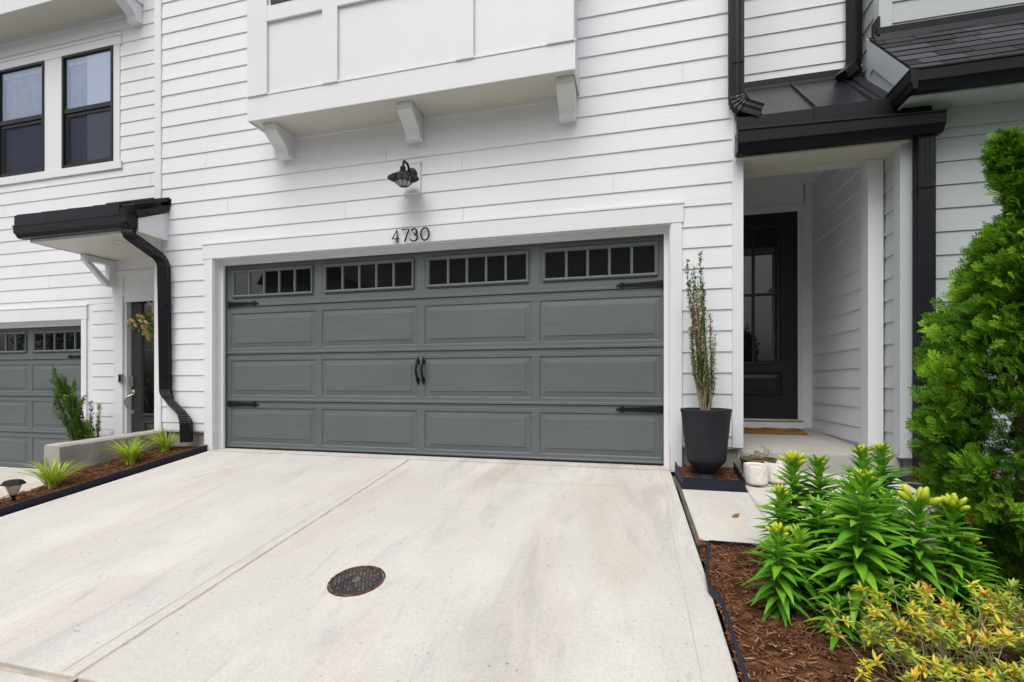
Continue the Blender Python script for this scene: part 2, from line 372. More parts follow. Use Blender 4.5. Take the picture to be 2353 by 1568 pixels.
# ------------------------------------------------------------------ garage door (centre x, plane Y, floor z)
PX=[(-2.395,-1.25),(-1.17,-.026),(.062,1.206),(1.284,2.427)]
def garage_door(parent,cx,Y,zf,hinge_right=True,handles=True,lites=5):
    mb=MB(); xl,xr=cx-2.47,cx+2.47
    PZ=[(.066,.475),(.617,1.026),(1.164,1.573)]; TZ=(1.738,2.092)
    # horizontal rails with grooved seams, extruded profile (z,out)
    def rail(z0,z1,seam=None):
        pr=[(z0,0)]
        if seam: 
            pr+=[(seam-.040,0),(seam-.036,-.006),(seam-.004,-.006),(seam-.002,-.014),(seam+.002,-.014),(seam+.004,.005),(seam+.026,.005),(seam+.031,0)]
        pr+=[(z1,0)]
        for (a,oa),(b,ob) in zip(pr,pr[1:]):
            mb.add([(xl,Y-oa,zf+a),(xr,Y-oa,zf+a),(xr,Y-ob,zf+b),(xl,Y-ob,zf+b)],[(0,1,2,3)])
    rail(.018,PZ[0][0],.030) if False else None
    for (a,oa),(b,ob) in [((.016,.004),(.028,.004)),((.028,.004),(.034,0)),((.034,0),(PZ[0][0],0))]:
        mb.add([(xl,Y-oa,zf+a),(xr,Y-oa,zf+a),(xr,Y-ob,zf+b),(xl,Y-ob,zf+b)],[(0,1,2,3)])
    rail(PZ[0][1],PZ[1][0],.549); rail(PZ[1][1],PZ[2][0],1.098); rail(PZ[2][1],TZ[0],1.650); rail(TZ[1],2.16)
    for (z0,z1) in PZ+[TZ]:
        xs=[-2.47]+[v for p in PX for v in p]+[2.47]
        for a,b in zip(xs[::2],xs[1::2]):
            mb.add([(cx+a,Y,zf+z0),(cx+b,Y,zf+z0),(cx+b,Y,zf+z1),(cx+a,Y,zf+z1)],[(0,1,2,3)])
        for a,b in PX:
            if (z0,z1)!=TZ:
                ring_panel(mb,cx+a,cx+b,zf+z0,zf+z1,Y,[(0,0),(.009,-.0105),(.060,-.003),(.063,.0018),(.067,.0018)])
            else:
                ring_panel(mb,cx+a,cx+b,zf+z0,zf+z1,Y,[(0,0),(.007,-.006),(.026,-.006),(.028,-.02)],fill=False)
    d=mb.build('garage_door',['door'],parent)
    sm=MB(); sm.box(xl,xr,Y-.012,Y+.03,zf+.001,zf+.017); sm.build('bottom_seal',['rubber'],d)
    for a,b in PX:
        w=MB(); x0,x1=cx+a+.030,cx+b-.030; z0,z1=zf+TZ[0]+.022,zf+TZ[1]-.022
        ring_panel(w,x0,x1,z0,z1,Y,[(0,-.02),(.001,.016),(.012,.018),(.026,.008),(.030,-.004)],fill=False)
        gx0,gx1,gz0,gz1=x0+.030,x1-.030,z0+.030,z1-.030
        for i in range(1,lites):
            x=gx0+(gx1-gx0)*i/lites
            w.prism([(x-.015,Y+.004),(x-.011,Y-.010),(x+.011,Y-.010),(x+.015,Y+.004)],'z',gz0-.012,gz1+.012)
        w.add([(gx0-.01,Y+.003,gz0-.01),(gx1+.01,Y+.003,gz0-.01),(gx1+.01,Y+.003,gz1+.01),(gx0-.01,Y+.003,gz1+.01)],[(0,1,2,3)],1)
        w.build('window',['door','pane'],d)
    def strap(x,z,sg,L=.43):
        h=MB(); t=.006; y0,y1=Y-.008-t,Y+.001
        poly=[(0,-.030),(0,.030),(.06,.027),(.07,.024),(L-.085,.014),(L-.080,.017),(L-.068,.027),(L-.05,.026),(L-.035,.012),(L,0),(L-.035,-.012),(L-.05,-.026),(L-.068,-.027),(L-.080,-.017),(L-.085,-.014),(.07,-.024),(.06,-.027)]
        h.prism([(x+sg*u,z+v) for u,v in (poly if sg<0 else poly[::-1])],'y',y0,y1)
        for u in (.03,.2,L-.058): h.lathe([(.0001,.006),(.005,.005),(.008,.001),(.008,-.002)],(x+sg*u,y0,z),10,0,.5,(0,-1,0))
        h.build('strap_hinge',['iron'],d,40)
    for z in (.515,1.682):
        strap(cx-2.425,zf+z,1); strap(cx+2.445,zf+z,-1)
    if handles:
        for x,sg in ((cx-.010,-1),(cx+.053,1)):
            h=MB()
            for zz,s_ in ((.985,1),(.795,-1)):
                pl=[(0,-.03),(.010,-.022),(.019,-.004),(.019,.010),(.011,.022),(.005,.034),(0,.052),(-.005,.034),(-.011,.022),(-.019,.010),(-.019,-.004),(-.010,-.022)]
                h.prism([(x+u,zf+zz+s_*v) for u,v in pl][::s_],'y',Y-.014,Y-.001)
            pts=[(x,Y-.012,zf+.985),(x-.004,Y-.038,zf+.955),(x-.007,Y-.05,zf+.905),(x+.002,Y-.05,zf+.85),(x+.003,Y-.036,zf+.81),(x,Y-.012,zf+.79)]
            P,_=fillet(pts,.03,4); h.tube(P,[.009+.004*math.sin(math.pi*i/(len(P)-1)) for i in range(len(P))],10)
            h.build('handle',['iron'],d,45)
    return d
def garage_surround(parent,cx,Yw,Yd,zf,right=True,hz=2.186,ht=.188):
    mb=MB(); Yf=Yw-.022
    mb.box(cx-2.614,cx-2.498,Yf,Yw+.05,zf-.03,zf+hz); mb.box(cx+2.498,cx+2.594,Yf,Yw+.05,zf-.03,zf+hz)
    mb.box(cx-2.636,cx+2.606,Yf-.004,Yw+.05,zf+hz+.0005,zf+hz+ht-.027)
    mb.box(cx-2.640,cx+2.610,Yf-.010,Yw+.05,zf+hz+ht-.025,zf+hz+ht)
    for sg in(-1,1):
        mb.box(cx+sg*2.498,cx+sg*2.56,Yw+.05,Yd+.05,zf-.02,zf+hz)
        mb.box(cx+sg*2.447,cx+sg*2.4975,Yd-.052,Yd-.020,zf-.005,zf+hz-.002)
        mb.box(cx+sg*2.485,cx+sg*2.4972,Yd-.066,Yd-.0525,zf-.004,zf+hz-.003)
    mb.box(cx-2.498,cx+2.498,Yw+.05,Yd+.05,zf+hz,zf+hz+.06)
    o=mb.build('garage_door_trim',['trim','shaded_trim'],parent,None,.003)
    st=MB(); st.box(cx-2.447,cx+2.447,Yd-.052,Yd-.020,zf+2.130,zf+hz-.001); st.box(cx-2.485,cx+2.485,Yd-.066,Yd-.0525,zf+2.168,zf+hz-.0015)
    st.build('door_stop',['trim'],o,None,.002)
    return o

# ------------------------------------------------------------------ bay
sgn=lambda v:(v>0)-(v<0)
def bay(parent,cx,dY,dzz,window=True,ex=0.):
    Yf=-.50+dY; Yw=-.13+dY; z0=3.462+dzz; z1=3.702+dzz; zt=z0+3.2
    p=MB(); p.box(cx-(1.672+ex),cx+(1.672+ex),Yf+.012,Yw+.02,z1-.05,zt); b=p.build('bay',['trim'],parent)
    s=MB(); s.box(cx-(1.69+ex),cx+(1.69+ex),Yf,Yf+.0118,z0,z1); s.box(cx-(1.69+ex),cx-(1.6725+ex),Yf+.0119,Yw,z0,z1); s.box(cx+(1.6725+ex),cx+(1.69+ex),Yf+.0119,Yw,z0,z1)
    s.box(cx-(1.696+ex),cx+(1.696+ex),Yf-.006,Yf+.0117,z1+.0005,z1+.018); s.build('skirt_board',['trim'],b,None,.003)
    so_=MB(); so_.box(cx-(1.672+ex),cx+(1.672+ex),Yf+.0125,Yw,z0+.012,z0+.03); so_.build('soffit',['shaded_trim'],b)
    bt=MB(); zb=z1+.004
    for a,c in ((-1.676,-1.439),(-.791,-.624),(.604,.773),(1.442,1.678)): bt.box(cx+a+ex*sgn(a),cx+c+ex*sgn(a),Yf-.014,Yf+.0115,zb,zt if abs(a)>1 or c>1.5 else 4.442+dzz)
    bt.box(cx-1.439-ex,cx+1.442+ex,Yf-.012,Yf+.0115,4.4425+dzz,4.60+dzz)
    bt.box(cx+1.6725+ex,cx+1.684+ex,Yf+.031,Yf+.12,zb,zt)
    bt.build('batten',['trim'],b,None,.002)
    for c in (-1.50-ex,0.035,1.585+ex):
        k=MB(); y=Yw; ya,yb=Yf+.095,Yw-.100; P=[(ya-.008,3.452),(ya-.008,3.42),(ya,3.418)]+[(ya+(yb-ya)*(q*q*(3-2*q)),3.405-.165*q) for q in [i/12 for i in range(13)]]+[(yb+.002,3.205),(yb,3.19),(y,3.19),(y,3.452)]
        P=[(a,q+dzz+.018) for a,q in P]
        k.prism(P,'x',cx+c-.079,cx+c+.079); k.build('corbel',['shaded_trim' if False else 'trim'],b,None,.003)
    if window:
        for a,c in ((-1.39,-.05),(.05,1.39)):
            w=MB(); ring_panel(w,cx+a,cx+c,4.60+dzz,6.2+dzz,Yf-.0,[(0,-.012),(0,.016),(.05,.016),(.055,-.006)],0,False)
            w.add([(cx+a+.05,Yf+.005,4.65+dzz),(cx+c-.05,Yf+.005,4.65+dzz),(cx+c-.05,Yf+.005,6.15+dzz),(cx+a+.05,Yf+.005,6.15+dzz)],[(0,1,2,3)],1)
            w.build('window',['sash','pane'],b)
    return b

# ================================================================== GROUND, DRIVES, PATHS
def slab(name,poly,mat,zf,th=.12,bev=.004,kind=True):
    mb=MB(); n=len(poly); v=[(x,y,zf(x,y)) for x,y in poly]+[(x,y,zf(x,y)-th) for x,y in poly]
    mb.add(v,[tuple(range(n)),tuple(range(2*n-1,n-1,-1))]+[(i,n+i,n+(i+1)%n,(i+1)%n) for i in range(n)])
    o=mb.build(name,[mat],None,None,bev); struct(o); return o
P=lambda x,y:dz(y)
DXL,DXR,DXJ,DYB=-2.53,2.522,-.026,-3.130
slab('driveway',[(DXL,DYB),(DXJ-.009,DYB),(DXJ-.009,-.172),(DXL,-.172)][::1],'concrete',P,.12,.006)
slab('driveway',[(DXJ+.009,DYB),(DXR+.008,DYB),(DXR+.002,-1.9),(DXR-.03,-.172),(DXJ+.009,-.172)],'concrete',P,.12,.006)
slab('driveway',[(DXL-.5,-7.2),(DXR+.6,-7.2),(DXR+.25,-3.16),(DXL-.1,-3.16)],'concrete',P,.12,.008)
slab('driveway',[(-2.50,-.163),(2.497,-.163),(2.497,.06),(-2.50,.06)],'concrete',lambda x,y:-.002+.02*(y) ,.1,.004)
jn=MB()
def strip(mb,pts,w,zf,off=-.007,mi=0):
    pts=[Vector((x,y,0)) for x,y in pts]
    for a,b in zip(pts,pts[1:]):
        d=(b-a).normalized(); s=Vector((-d.y,d.x,0))*w/2
        q=[a-s,b-s,b+s,a+s]; mb.add([(v.x,v.y,zf(v.x,v.y)+off) for v in q],[(0,1,2,3)],mi)
strip(jn,[(DXJ,-3.2),(DXJ,-.1)],.03,P,-.005); strip(jn,[(-2.6,-3.145),(2.7,-3.145)],.05,P,-.02); strip(jn,[(-2.5,-.167),(2.5,-.167)],.02,P,-.008)
strip(jn,[(3.017,-1.52),(3.017,-.63)],.022,P,0.0); strip(jn,[(DXJ-.085,-3.12),(DXJ-.078,-.5)],.0035,P,.0012); strip(jn,[(2.40,-1.2),(2.395,-3.1)],.003,P,.0012); strip(jn,[(.9,-.62),(1.35,-.66),(2.1,-.62)],.003,P,.0012)
struct(jn.build('path_joint',['joint']))
dj=MB(); strip(dj,[(2.500,-.30),(2.533,-.60),(2.545,-1.56)],  .036,P,-.006); struct(dj.build('path_joint',['dark_joint']))
slab('path',[(2.552,-1.522),(3.010,-1.522),(3.010,-.630),(2.540,-.630)],'concrete',lambda x,y:dz(y)+.003,.12,.006)
slab('path',[(3.024,-1.522),(4.235,-1.522),(4.235,-.060),(3.024,-.060)],'concrete',lambda x,y:dz(y)+.005,.12,.006)
# neighbour's lower drive, street, far ground
NZ=lambda x,y:-.53+.075*(y-.4) if y>-5 else -.53+.075*(-5.4)
slab('neighbour_driveway',[(-11,-7.2),(-3.45,-7.2),(-3.30,-1.25),(-3.42,.55),(-11,.55)],'concrete',NZ,.12,.006)
slab('road',[(-60,-16),(60,-16),(60,-7.2),(-60,-7.2)],'asphalt',lambda x,y:-.98,.1,0)
g=MB(); n=40
gx=[-300,-60,-25,-11.5,-3.32,-3.28,-2.45,2.4,2.52,2.8,4.6,12,30,80,300]; gy=[-300,-60,-16,-7.3,-5,-3.5,-2.5,-1.5,-.5,.3,1,3,12,60,300]
def gz(x,y):
    if y<=-7.2 or y>=60: return -1.02
    if x<-3.3: return max(-1.02,min(-.66,-.53+.075*(y-.4)-.13))
    if y>0: return -.14
    return max(dz(y)-.14,-1.02)
v=[(x,y,gz(x,y)) for y in gy for x in gx]; nx=len(gx)
g.add(v,[(j*nx+i,j*nx+i+1,(j+1)*nx+i+1,(j+1)*nx+i) for j in range(len(gy)-1) for i in range(nx-1)])
struct(g.build('ground',['lawn']))

# ================================================================== MAIN WHITE TOWNHOUSE
H=thing('townhouse','white lap-sided townhouse with wide grey garage door, bay overhang and porch entry','house',(0,0,0))
sd_=MB()
J=[(13,-.784),(12,.539),(15,.525),(16,-.305),(17,.114),(13,2.0),(14,-2.3),(10,2.2),(16,2.1),(17,-2.6),(22,2.4),(18,2.6),(20,-2.4)]
siding(sd_,-3.245,-2.613,.208,2.375,wallY(-.13),joints=J,seed=1); siding(sd_,2.593,3.006,.208,2.375,wallY(-.13),joints=J,seed=2)
siding(sd_,-3.245,3.006,2.3755,3.56,wallY(-.13),joints=J,seed=3)
siding(sd_,-3.245,-1.66,3.56,6.9,wallY(-.13),joints=J,seed=4); siding(sd_,1.66,3.006,3.56,6.9,wallY(-.13),joints=J,seed=5)
siding(sd_,3.0,4.26,3.60,6.9,wallY(.50),joints=[],seed=6)
sd_.build('siding',['siding'],H)
wl=MB(); wl.box(-3.33,-2.49,-.1305,2.0,.19,6.9); wl.box(2.49,3.08,-.1305,2.0,.19,6.9); wl.box(-2.49,2.49,-.1305,2.0,2.25,6.9); wl.box(3.08,4.30,.5005,2.0,3.4,6.9)
wl.build('wall',['siding'],H)
for a,b in ((-3.31,-2.50),(2.50,3.062)):
    fd=MB(); fd.box(a,b,-.095,1.0,-.6,.206); fd.build('foundation',['rough_concrete'],H,None,.006)
cb=MB(); cb.box(-3.342,-3.243,-.154,-.1306,.18,6.9); cb.box(-3.342,-3.331,-.1306,.0,.18,6.9); cb.build('corner_board',['trim'],H,None,.003)
cb=MB(); cb.box(3.004,3.091,-.154,-.1306,.203,6.9); cb.box(3.0805,3.091,-.1306,.0,.203,2.9); cb.build('corner_board',['trim'],H,None,.003)
garage_door(H,0,0,0); garage_surround(H,0,-.13,0,0)
bay(H,0,0,0)
# porch
pw=MB(); pw.box(3.0,3.078,-.09,1.44,.1,3.1); siding(pw,.23,1.45,.225,3.05,wallX(4.165),lv0=.19,dz_=.178,joints=[],seed=9); pw.box(4.166,4.26,.235,1.5,.2,3.1)
pw.build('porch_side_wall',['siding'],H)
bk=MB(); bk.box(3.0,3.03,1.44,1.5,.2,3.1); bk.box(4.075,4.2,1.452,1.5,.2,3.1); bk.box(3.0,4.2,1.452,1.5,2.79,3.1); bk.box(4.085,4.164,1.440,1.4518,.25,3.03)
bk.build('porch_back_wall',['trim'],H,None,.002)
cl=MB(); cl.box(3.0,4.26,.225,1.5,3.035,3.09); cl.build('porch_ceiling',['trim'],H)
bm=MB(); bm.box(3.0,4.258,.1,.232,2.672,3.034); bm.build('porch_beam',['shaded_trim'],H,None,.003)
po=MB(); po.box(4.128,4.243,.098,.234,.205,2.671); po.build('porch_post',['trim'],H,None,.004)
sf=MB(); sf.box(3.028,4.285,-.172,.0995,2.680,2.70); sf.build('porch_soffit',['shaded_trim'],H,None,.002)
fa=MB(); fa.box(3.028,4.285,-.195,-.173,2.672,2.89); fa.build('porch_fascia',['shaded_trim'],H,None,.002)
# metal roof of the porch
rf=MB(); zr=lambda y:3.012+.925*(y+.2)
ry0,ry1=-.215,.497
rf.add([(3.022,ry0,zr(ry0)),(4.23,ry0,zr(ry0)),(4.23,ry1,zr(ry1)),(3.022,ry1,zr(ry1)),(3.022,ry0,zr(ry0)-.03),(4.23,ry0,zr(ry0)-.03),(4.23,ry1,zr(ry1)-.03),(3.022,ry1,zr(ry1)-.03)],
       [(0,1,2,3),(7,6,5,4),(0,4,5,1),(3,2,6,7),(0,3,7,4),(1,5,6,2)])
for x in (3.03,3.22,3.635,4.045,4.12):
    h=.026 if x<4.1 else .012; w=.006 if x<4.1 else .006
    rf.prism([(ry0,zr(ry0)-.005),(ry1,zr(ry1)-.005),(ry1,zr(ry1)+h),(ry0,zr(ry0)+h)],'x',x-w,x+w)
rf.prism([(ry0,zr(ry0)-.005),(ry1,zr(ry1)-.005),(ry1,zr(ry1)+.012),(ry0,zr(ry0)+.012)],'x',4.127,4.198)
ro=rf.build('porch_roof',['roof_metal'],H,None,.002)
fl=MB(); fl.box(3.08,4.24,.470,.487,3.655,3.712); fl.prism([(.47,3.655),(.487,3.655),(.487,3.63),(.42,3.575),(.42,3.60)],'x',3.08,4.24)
fl.build('flashing',['black_metal'],ro,None,.0015)
fl=MB(); fl.box(3.022,3.625,-.222,-.2155,2.86,3.013); fl.build('flashing',['black_metal'],ro,None,.0015)
fl=MB(); fl.box(3.605,4.40,-.229,-.2225,2.86,3.018); fl.box(4.23,4.42,-.2225,-.15,2.86,3.016)
fl.build('flashing',['black_metal'],ro,None,.0015)
gt=MB(); gutter_x(gt,3.018,4.47,-.197,.118,2.876,2.832,.19); gt.box(3.012,3.0175,-.31,-.199,2.690,2.874); gt.build('gutter',['black_metal'],ro,None,.002)
# downspouts of the main house
d1=MB(); downspout(d1,[(3.022,-.205,6.9),(3.022,-.205,3.13),(3.215,-.195,3.045)],(0,1,0),.075,.112,.12,10)
for z in (3.47,): d1.box(2.964,3.080,-.246,-.163,z,z+.004)
d1.build('downspout',['black_metal'],H,16)
d2=MB(); downspout(d2,[(4.158,.430,6.9),(4.158,.430,3.70),(4.015,.322,3.55)],(.605,-.796,0),.10,.075,.11,10)
d2.build('downspout',['black_metal'],H,16)
# front door
fdm=MB(); dx0,dx1,dzb,dzt,Yd=3.09,4.02,.345,2.735,1.47
gx0,gx1,gz0,gz1=3.29,3.835,1.02,2.572
def frame_rects(mb,x0,x1,z0,z1,holes,Y,mi=0):
    xs=sorted({x0,x1,*[h[0] for h in holes],*[h[1] for h in holes]}); zs=sorted({z0,z1,*[h[2] for h in holes],*[h[3] for h in holes]})
    for a,b in zip(xs,xs[1:]):
        for c,d in zip(zs,zs[1:]):
            m=((a+b)/2,(c+d)/2)
            if any(h[0]<m[0]<h[1] and h[2]<m[1]<h[3] for h in holes): continue
            mb.add([(a,Y,c),(b,Y,c),(b,Y,d),(a,Y,d)],[(0,1,2,3)],mi)
px0,px1,pz0,pz1=3.262,3.862,.610,.895
frame_rects(fdm,dx0,dx1,dzb,dzt,[(gx0-.03,gx1+.03,gz0-.03,gz1+.03),(px0,px1,pz0,pz1)],Yd)
ring_panel(fdm,gx0-.03,gx1+.03,gz0-.03,gz1+.03,Yd,[(0,0),(.004,.012),(.018,.010),(.03,-.006)],0,False)
ring_panel(fdm,px0,px1,pz0,pz1,Yd,[(0,0),(.012,.008),(.022,-.010),(.036,-.010),(.075,.004)])
fdo=fdm.build('front_door',['entry'],H)
gl=MB(); gl.add([(gx0-.01,Yd+.008,gz0-.01),(gx1+.01,Yd+.008,gz0-.01),(gx1+.01,Yd+.008,gz1+.01),(gx0-.01,Yd+.008,gz1+.01)],[(0,1,2,3)],1)
mxx=3.556; gl.box(mxx-.015,mxx+.015,Yd-.006,Yd+.007,gz0-.005,gz1+.005); gl.box(gx0-.005,gx1+.005,Yd-.005,Yd+.0065,1.780,1.810)
gl.build('window',['entry','pane'],fdo)
cs=MB()
for a,b,y in ((4.022,4.040,1.452),(4.040,4.052,1.446),(4.052,4.084,1.434)): cs.box(a,b,y,1.5,.24,2.742+ (b-4.022))
for a,b,y in ((0,.018,1.452),(.018,.030,1.446),(.030,.062,1.434)): cs.box(3.0,4.022+a,y,1.5,2.742+a,2.742+b)
cs.build('door_casing',['trim'],H,None,.002)
th=MB(); th.box(3.03,4.06,1.40,1.5,.322,.342); th.build('threshold',['nickel'],H,None,.003)
kb=MB(); kb.box(3.0,4.072,1.41,1.5,.242,.318); kb.build('kick_board',['trim'],H,None,.002)
pf=MB(); pf.box(4.168,4.26,.10,1.52,.0,.222); pf.build('foundation',['rough_concrete'],H,None,.004); pf=MB(); pf.box(3.0,4.167,1.46,1.52,.1,.245); pf.build('foundation',['rough_concrete'],H,None,.004)
# stoop
st=MB(); poly=[(-.088,-.2),(-.088,.150),(-.080,.166),(-.066,.173),(1.47,.235),(1.47,-.2)]
st.prism(poly,'x',3.062,4.27); struct(st.build('porch_slab',['concrete2'],None,50))

# ================================================================== LEFT NEIGHBOUR
N=thing('townhouse','white townhouse set back on the left with paired black windows and small black awning','house',(-7.5,.45,-.5))
s2=MB(); Y2=.45
siding(s2,-5.19,-4.785,-.22,1.87,wallY(Y2),seed=11); siding(s2,-12,-4.785,1.87,2.42,wallY(Y2),seed=12) if False else None
siding(s2,-12,-3.2,1.875,3.72,wallY(Y2),seed=12)
siding(s2,-4.6775,-3.2,3.72,5.58,wallY(Y2),seed=13); siding(s2,-12,-7.2,3.72,5.58,wallY(Y2),seed=14); siding(s2,-12,-3.2,5.58,7.6,wallY(Y2),seed=15)
s2.build('siding',['siding'],N)
w2=MB(); w2.box(-5.3,-4.60,.4505,2,-.3,7.6); w2.box(-12,-10.4,.4505,2,-.3,7.6); w2.box(-10.4,-5.3,.4505,2,1.75,3.83); w2.box(-4.80,-3.2,.4505,2,2.30,7.6); w2.box(-12,-7.1,.4505,2,3.8,7.6); w2.box(-12,-3.2,.4505,2,5.44,7.6); w2.box(-6.09,-5.75,.4505,2,3.8,5.5); w2.box(-7.2,-4.6,1.4,2,3.8,5.5)
w2.build('wall',['siding'],N)
fd=MB(); fd.box(-5.2,-4.8,.47,1,-.75,-.221); fd.build('foundation',['rough_concrete'],N)
garage_door(N,-7.885,.58,-.535,True,False); garage_surround(N,-7.885,.45,.58,-.535,hz=2.20,ht=.205)
bay(N,-7.25,.58,2.437,False,1.30)
# upstairs windows
for a,b in ((-7.047,-6.097),(-5.742,-4.793)):
    zb,zt,zm=3.832,5.438,4.645; Y=.43
    w=MB(); ring_panel(w,a,b,zb,zt,Y,[(0,-.02),(0,.012),(.035,.012),(.040,-.02)],0,False)
    w.box(a+.03,b-.03,Y-.004,Y+.03,zm-.035,zm+.03)                        # meeting rail
    w.box(a+.035,b-.035,Y+.01,Y+.05,zm-.085,zm-.04); w.box(a+.035,a+.085,Y+.012,Y+.05,zb+.03,zm-.04); w.box(b-.07,b-.035,Y+.012,Y+.05,zb+.03,zm-.04); w.box(a+.035,b-.035,Y+.014,Y+.05,zb+.03,zb+.075)
    wo=w.build('window',['sash'],N,None,.003)
    gl=MB(); gl.add([(a+.03,Y+.012,zm),(b-.03,Y+.012,zm),(b-.03,Y+.012,zt-.03),(a+.03,Y+.012,zt-.03)],[(0,1,2,3)]); gl.add([(a+.08,Y+.034,zb+.07),(b-.06,Y+.034,zb+.07),(b-.06,Y+.034,zm-.08),(a+.08,Y+.034,zm-.08)],[(0,1,2,3)]); gl.build('pane',['clear'],wo)
    sc=MB(); sc.add([(a+.05,Y+.016,zb+.05),(b-.05,Y+.016,zb+.05),(b-.05,Y+.016,zm-.06),(a+.05,Y+.016,zm-.06)],[(0,1,2,3)]); sc.build('insect_screen',['screen'],wo)
    bl=MB(); z=zb+.05
    while z<zt-.06:
        bl.add([(a+.06,Y+.085,z),(b-.06,Y+.085,z),(b-.06,Y+.055,z+.038),(a+.06,Y+.055,z+.038)],[(0,1,2,3)],0,random.random()); z+=.048
    for f in (.28,.72): bl.box(a+(b-a)*f-.004,a+(b-a)*f+.004,Y+.048,Y+.052,zb,zt)
    bl.box(a+.04,b-.04,Y+.05,Y+.10,zt-.11,zt-.04); bl.build('blind',['blind'],wo)
tr=MB(); Yt=.43
tr.box(-7.19,-4.643,Yt-.006,.46,5.4385,5.555); tr.box(-7.20,-4.636,Yt-.016,.46,5.5555,5.585)
tr.box(-4.792,-4.678,Yt,.46,3.832,5.438); tr.box(-6.096,-5.743,Yt,.46,3.832,5.438); tr.box(-7.17,-7.048,Yt,.46,3.832,5.438); tr.box(-7.19,-4.638,Yt-.012,.46,3.722,3.8315)
tr.build('window_trim',['trim'],N,None,.003)
# neighbour's front door
ed=MB(); Ye=.50; dx0,dx1=-4.560,-3.63; zb,zt=-.24,2.205
gx0,gx1,gz0,gz1=-4.35,-3.84,.345,2.07
frame_rects(ed,dx0,dx1,zb,zt,[(gx0-.035,gx1+.035,gz0-.035,gz1+.035),(-4.33,-3.86,-.08,.235)],Ye)
ring_panel(ed,gx0-.035,gx1+.035,gz0-.035,gz1+.035,Ye,[(0,0),(.004,.014),(.02,.012),(.035,-.006)],0,False)
ring_panel(ed,-4.33,-3.86,-.08,.235,Ye,[(0,0),(.012,.008),(.022,-.010),(.036,-.010),(.07,.004)])
edo=ed.build('front_door',['entry_grey'],N)
gl=MB(); gl.add([(gx0-.01,Ye+.008,gz0-.01),(gx1+.01,Ye+.008,gz0-.01),(gx1+.01,Ye+.008,gz1+.01),(gx0-.01,Ye+.008,gz1+.01)],[(0,1,2,3)],1); gl.box(gx0,gx1,Ye-.006,Ye+.0075,1.20,1.23); gl.build('window',['entry_grey','pane'],edo)
ha=MB(); ha.box(-4.560,-4.492,Ye-.035,Ye,.715,.855); ha.lathe([(.038,-.004),(.038,.012),(.030,.018),(.0001,.020)],(-4.523,Ye,.63),16,0,.5,(0,-1,0))
Pq,_=fillet([(-4.523,Ye-.012,.60),(-4.56,Ye-.06,.57),(-4.59,Ye-.07,.49),(-4.555,Ye-.05,.40),(-4.523,Ye-.012,.375)],.06,5); ha.tube(Pq,.011,10)
ha.lathe([(.026,-.004),(.026,.010),(.0001,.014)],(-4.523,Ye,.36),14,0,.5,(0,-1,0)); ha.build('handle',['nickel'],edo,40)
ec=MB(); ec.box(-4.785,-4.655,.432,.52,-.25,2.215); ec.box(-4.655,-4.620,.425,.52,-.25,2.250); ec.box(-4.620,-4.585,.455,.53,-.25,2.230)
ec.box(-4.785,-3.2,.432,.52,2.2155,2.305); ec.box(-4.620,-3.2,.447,.53,2.206,2.2150); ec.build('door_casing',['trim'],N,None,.003)
# awning over the neighbour's door
AX0,AX1=-4.86,-3.150
aw=MB(); ar=lambda y:2.735+.48*(y+.55)
aw.add([(AX0-.06,-.56,ar(-.56)),(AX1+.03,-.56,ar(-.56)),(AX1+.03,-.1305,ar(-.1305)),(-3.343,-.1305,ar(-.1305)),(-3.343,.449,ar(.449)),(AX0-.06,.449,ar(.449))]+
       [(AX0-.06,-.56,ar(-.56)-.022),(AX1+.03,-.56,ar(-.56)-.022),(AX1+.03,-.1305,ar(-.1305)-.022),(-3.343,-.1305,ar(-.1305)-.022),(-3.343,.449,ar(.449)-.022),(AX0-.06,.449,ar(.449)-.022)],
       [(0,1,2,3,4,5),(11,10,9,8,7,6)]+[(i,6+i,6+(i+1)%6,(i+1)%6) for i in range(6)])
for x in (-4.9,-4.5,-4.1,-3.7,-3.3,-3.135):
    y1=.449 if x<-3.35 else -.131
    aw.prism([(-.56,ar(-.56)-.003),(y1,ar(y1)-.003),(y1,ar(y1)+.026),(-.56,ar(-.56)+.026)],'x',x-.006,x+.006)
awo=aw.build('awning',['roof_metal'],N,None,.002)
fl=MB(); fl.box(-4.93,-3.345,.430,.4495,ar(.44)-.01,ar(.44)+.055); fl.build('flashing',['black_metal'],awo,None,.0015)
fl=MB(); fl.box(-4.925,-3.305,-.573,-.5605,2.60,2.742); fl.build('flashing',['black_metal'],awo,None,.0015)
fl=MB(); fl.prism([(-.55,2.655),(-.1315,2.862),(-.1315,2.80),(-.50,2.60)],'x',AX1+.0005,AX1+.028)
fl.build('flashing',['black_metal'],awo,None,.0015)
fl=MB(); fl.box(-3.34,-3.10,-.1500,-.1310,2.87,2.935)
fl.build('flashing',['black_metal'],awo,None,.0015)
gt=MB(); gutter_x(gt,-4.90,-3.172,-.475,.135,2.612,2.612,.135); gt.build('gutter',['black_metal'],awo,None,.002)
sf=MB(); sf.box(AX0+.05,AX1-.001,-.46,-.1305,2.452,2.470); sf.box(AX0+.05,-3.343,-.130,.4495,2.452,2.470); sf.build('soffit',['shaded_trim'],awo,None,.002)
fa=MB(); fa.prism([(-.474,2.445),(-.474,2.600),(-.131,2.780),(-.131,2.445)],'x',AX1-.022,AX1+.0003); fa.box(AX0+.04,AX1-.0225,-.4735,-.4605,2.445,2.60); fa.prism([(-.474,2.445),(-.474,2.600),(.449,3.0),(.449,2.445)],'x',AX0+.025,AX0+.039); fa.build('fascia',['trim'],awo,None,.002)
br=MB(); bx0,bx1=-4.84,-4.75
br.box(bx0,bx1,.06,.448,2.375,2.4445); br.box(bx0,bx1,.355,.4485,2.085,2.3745)
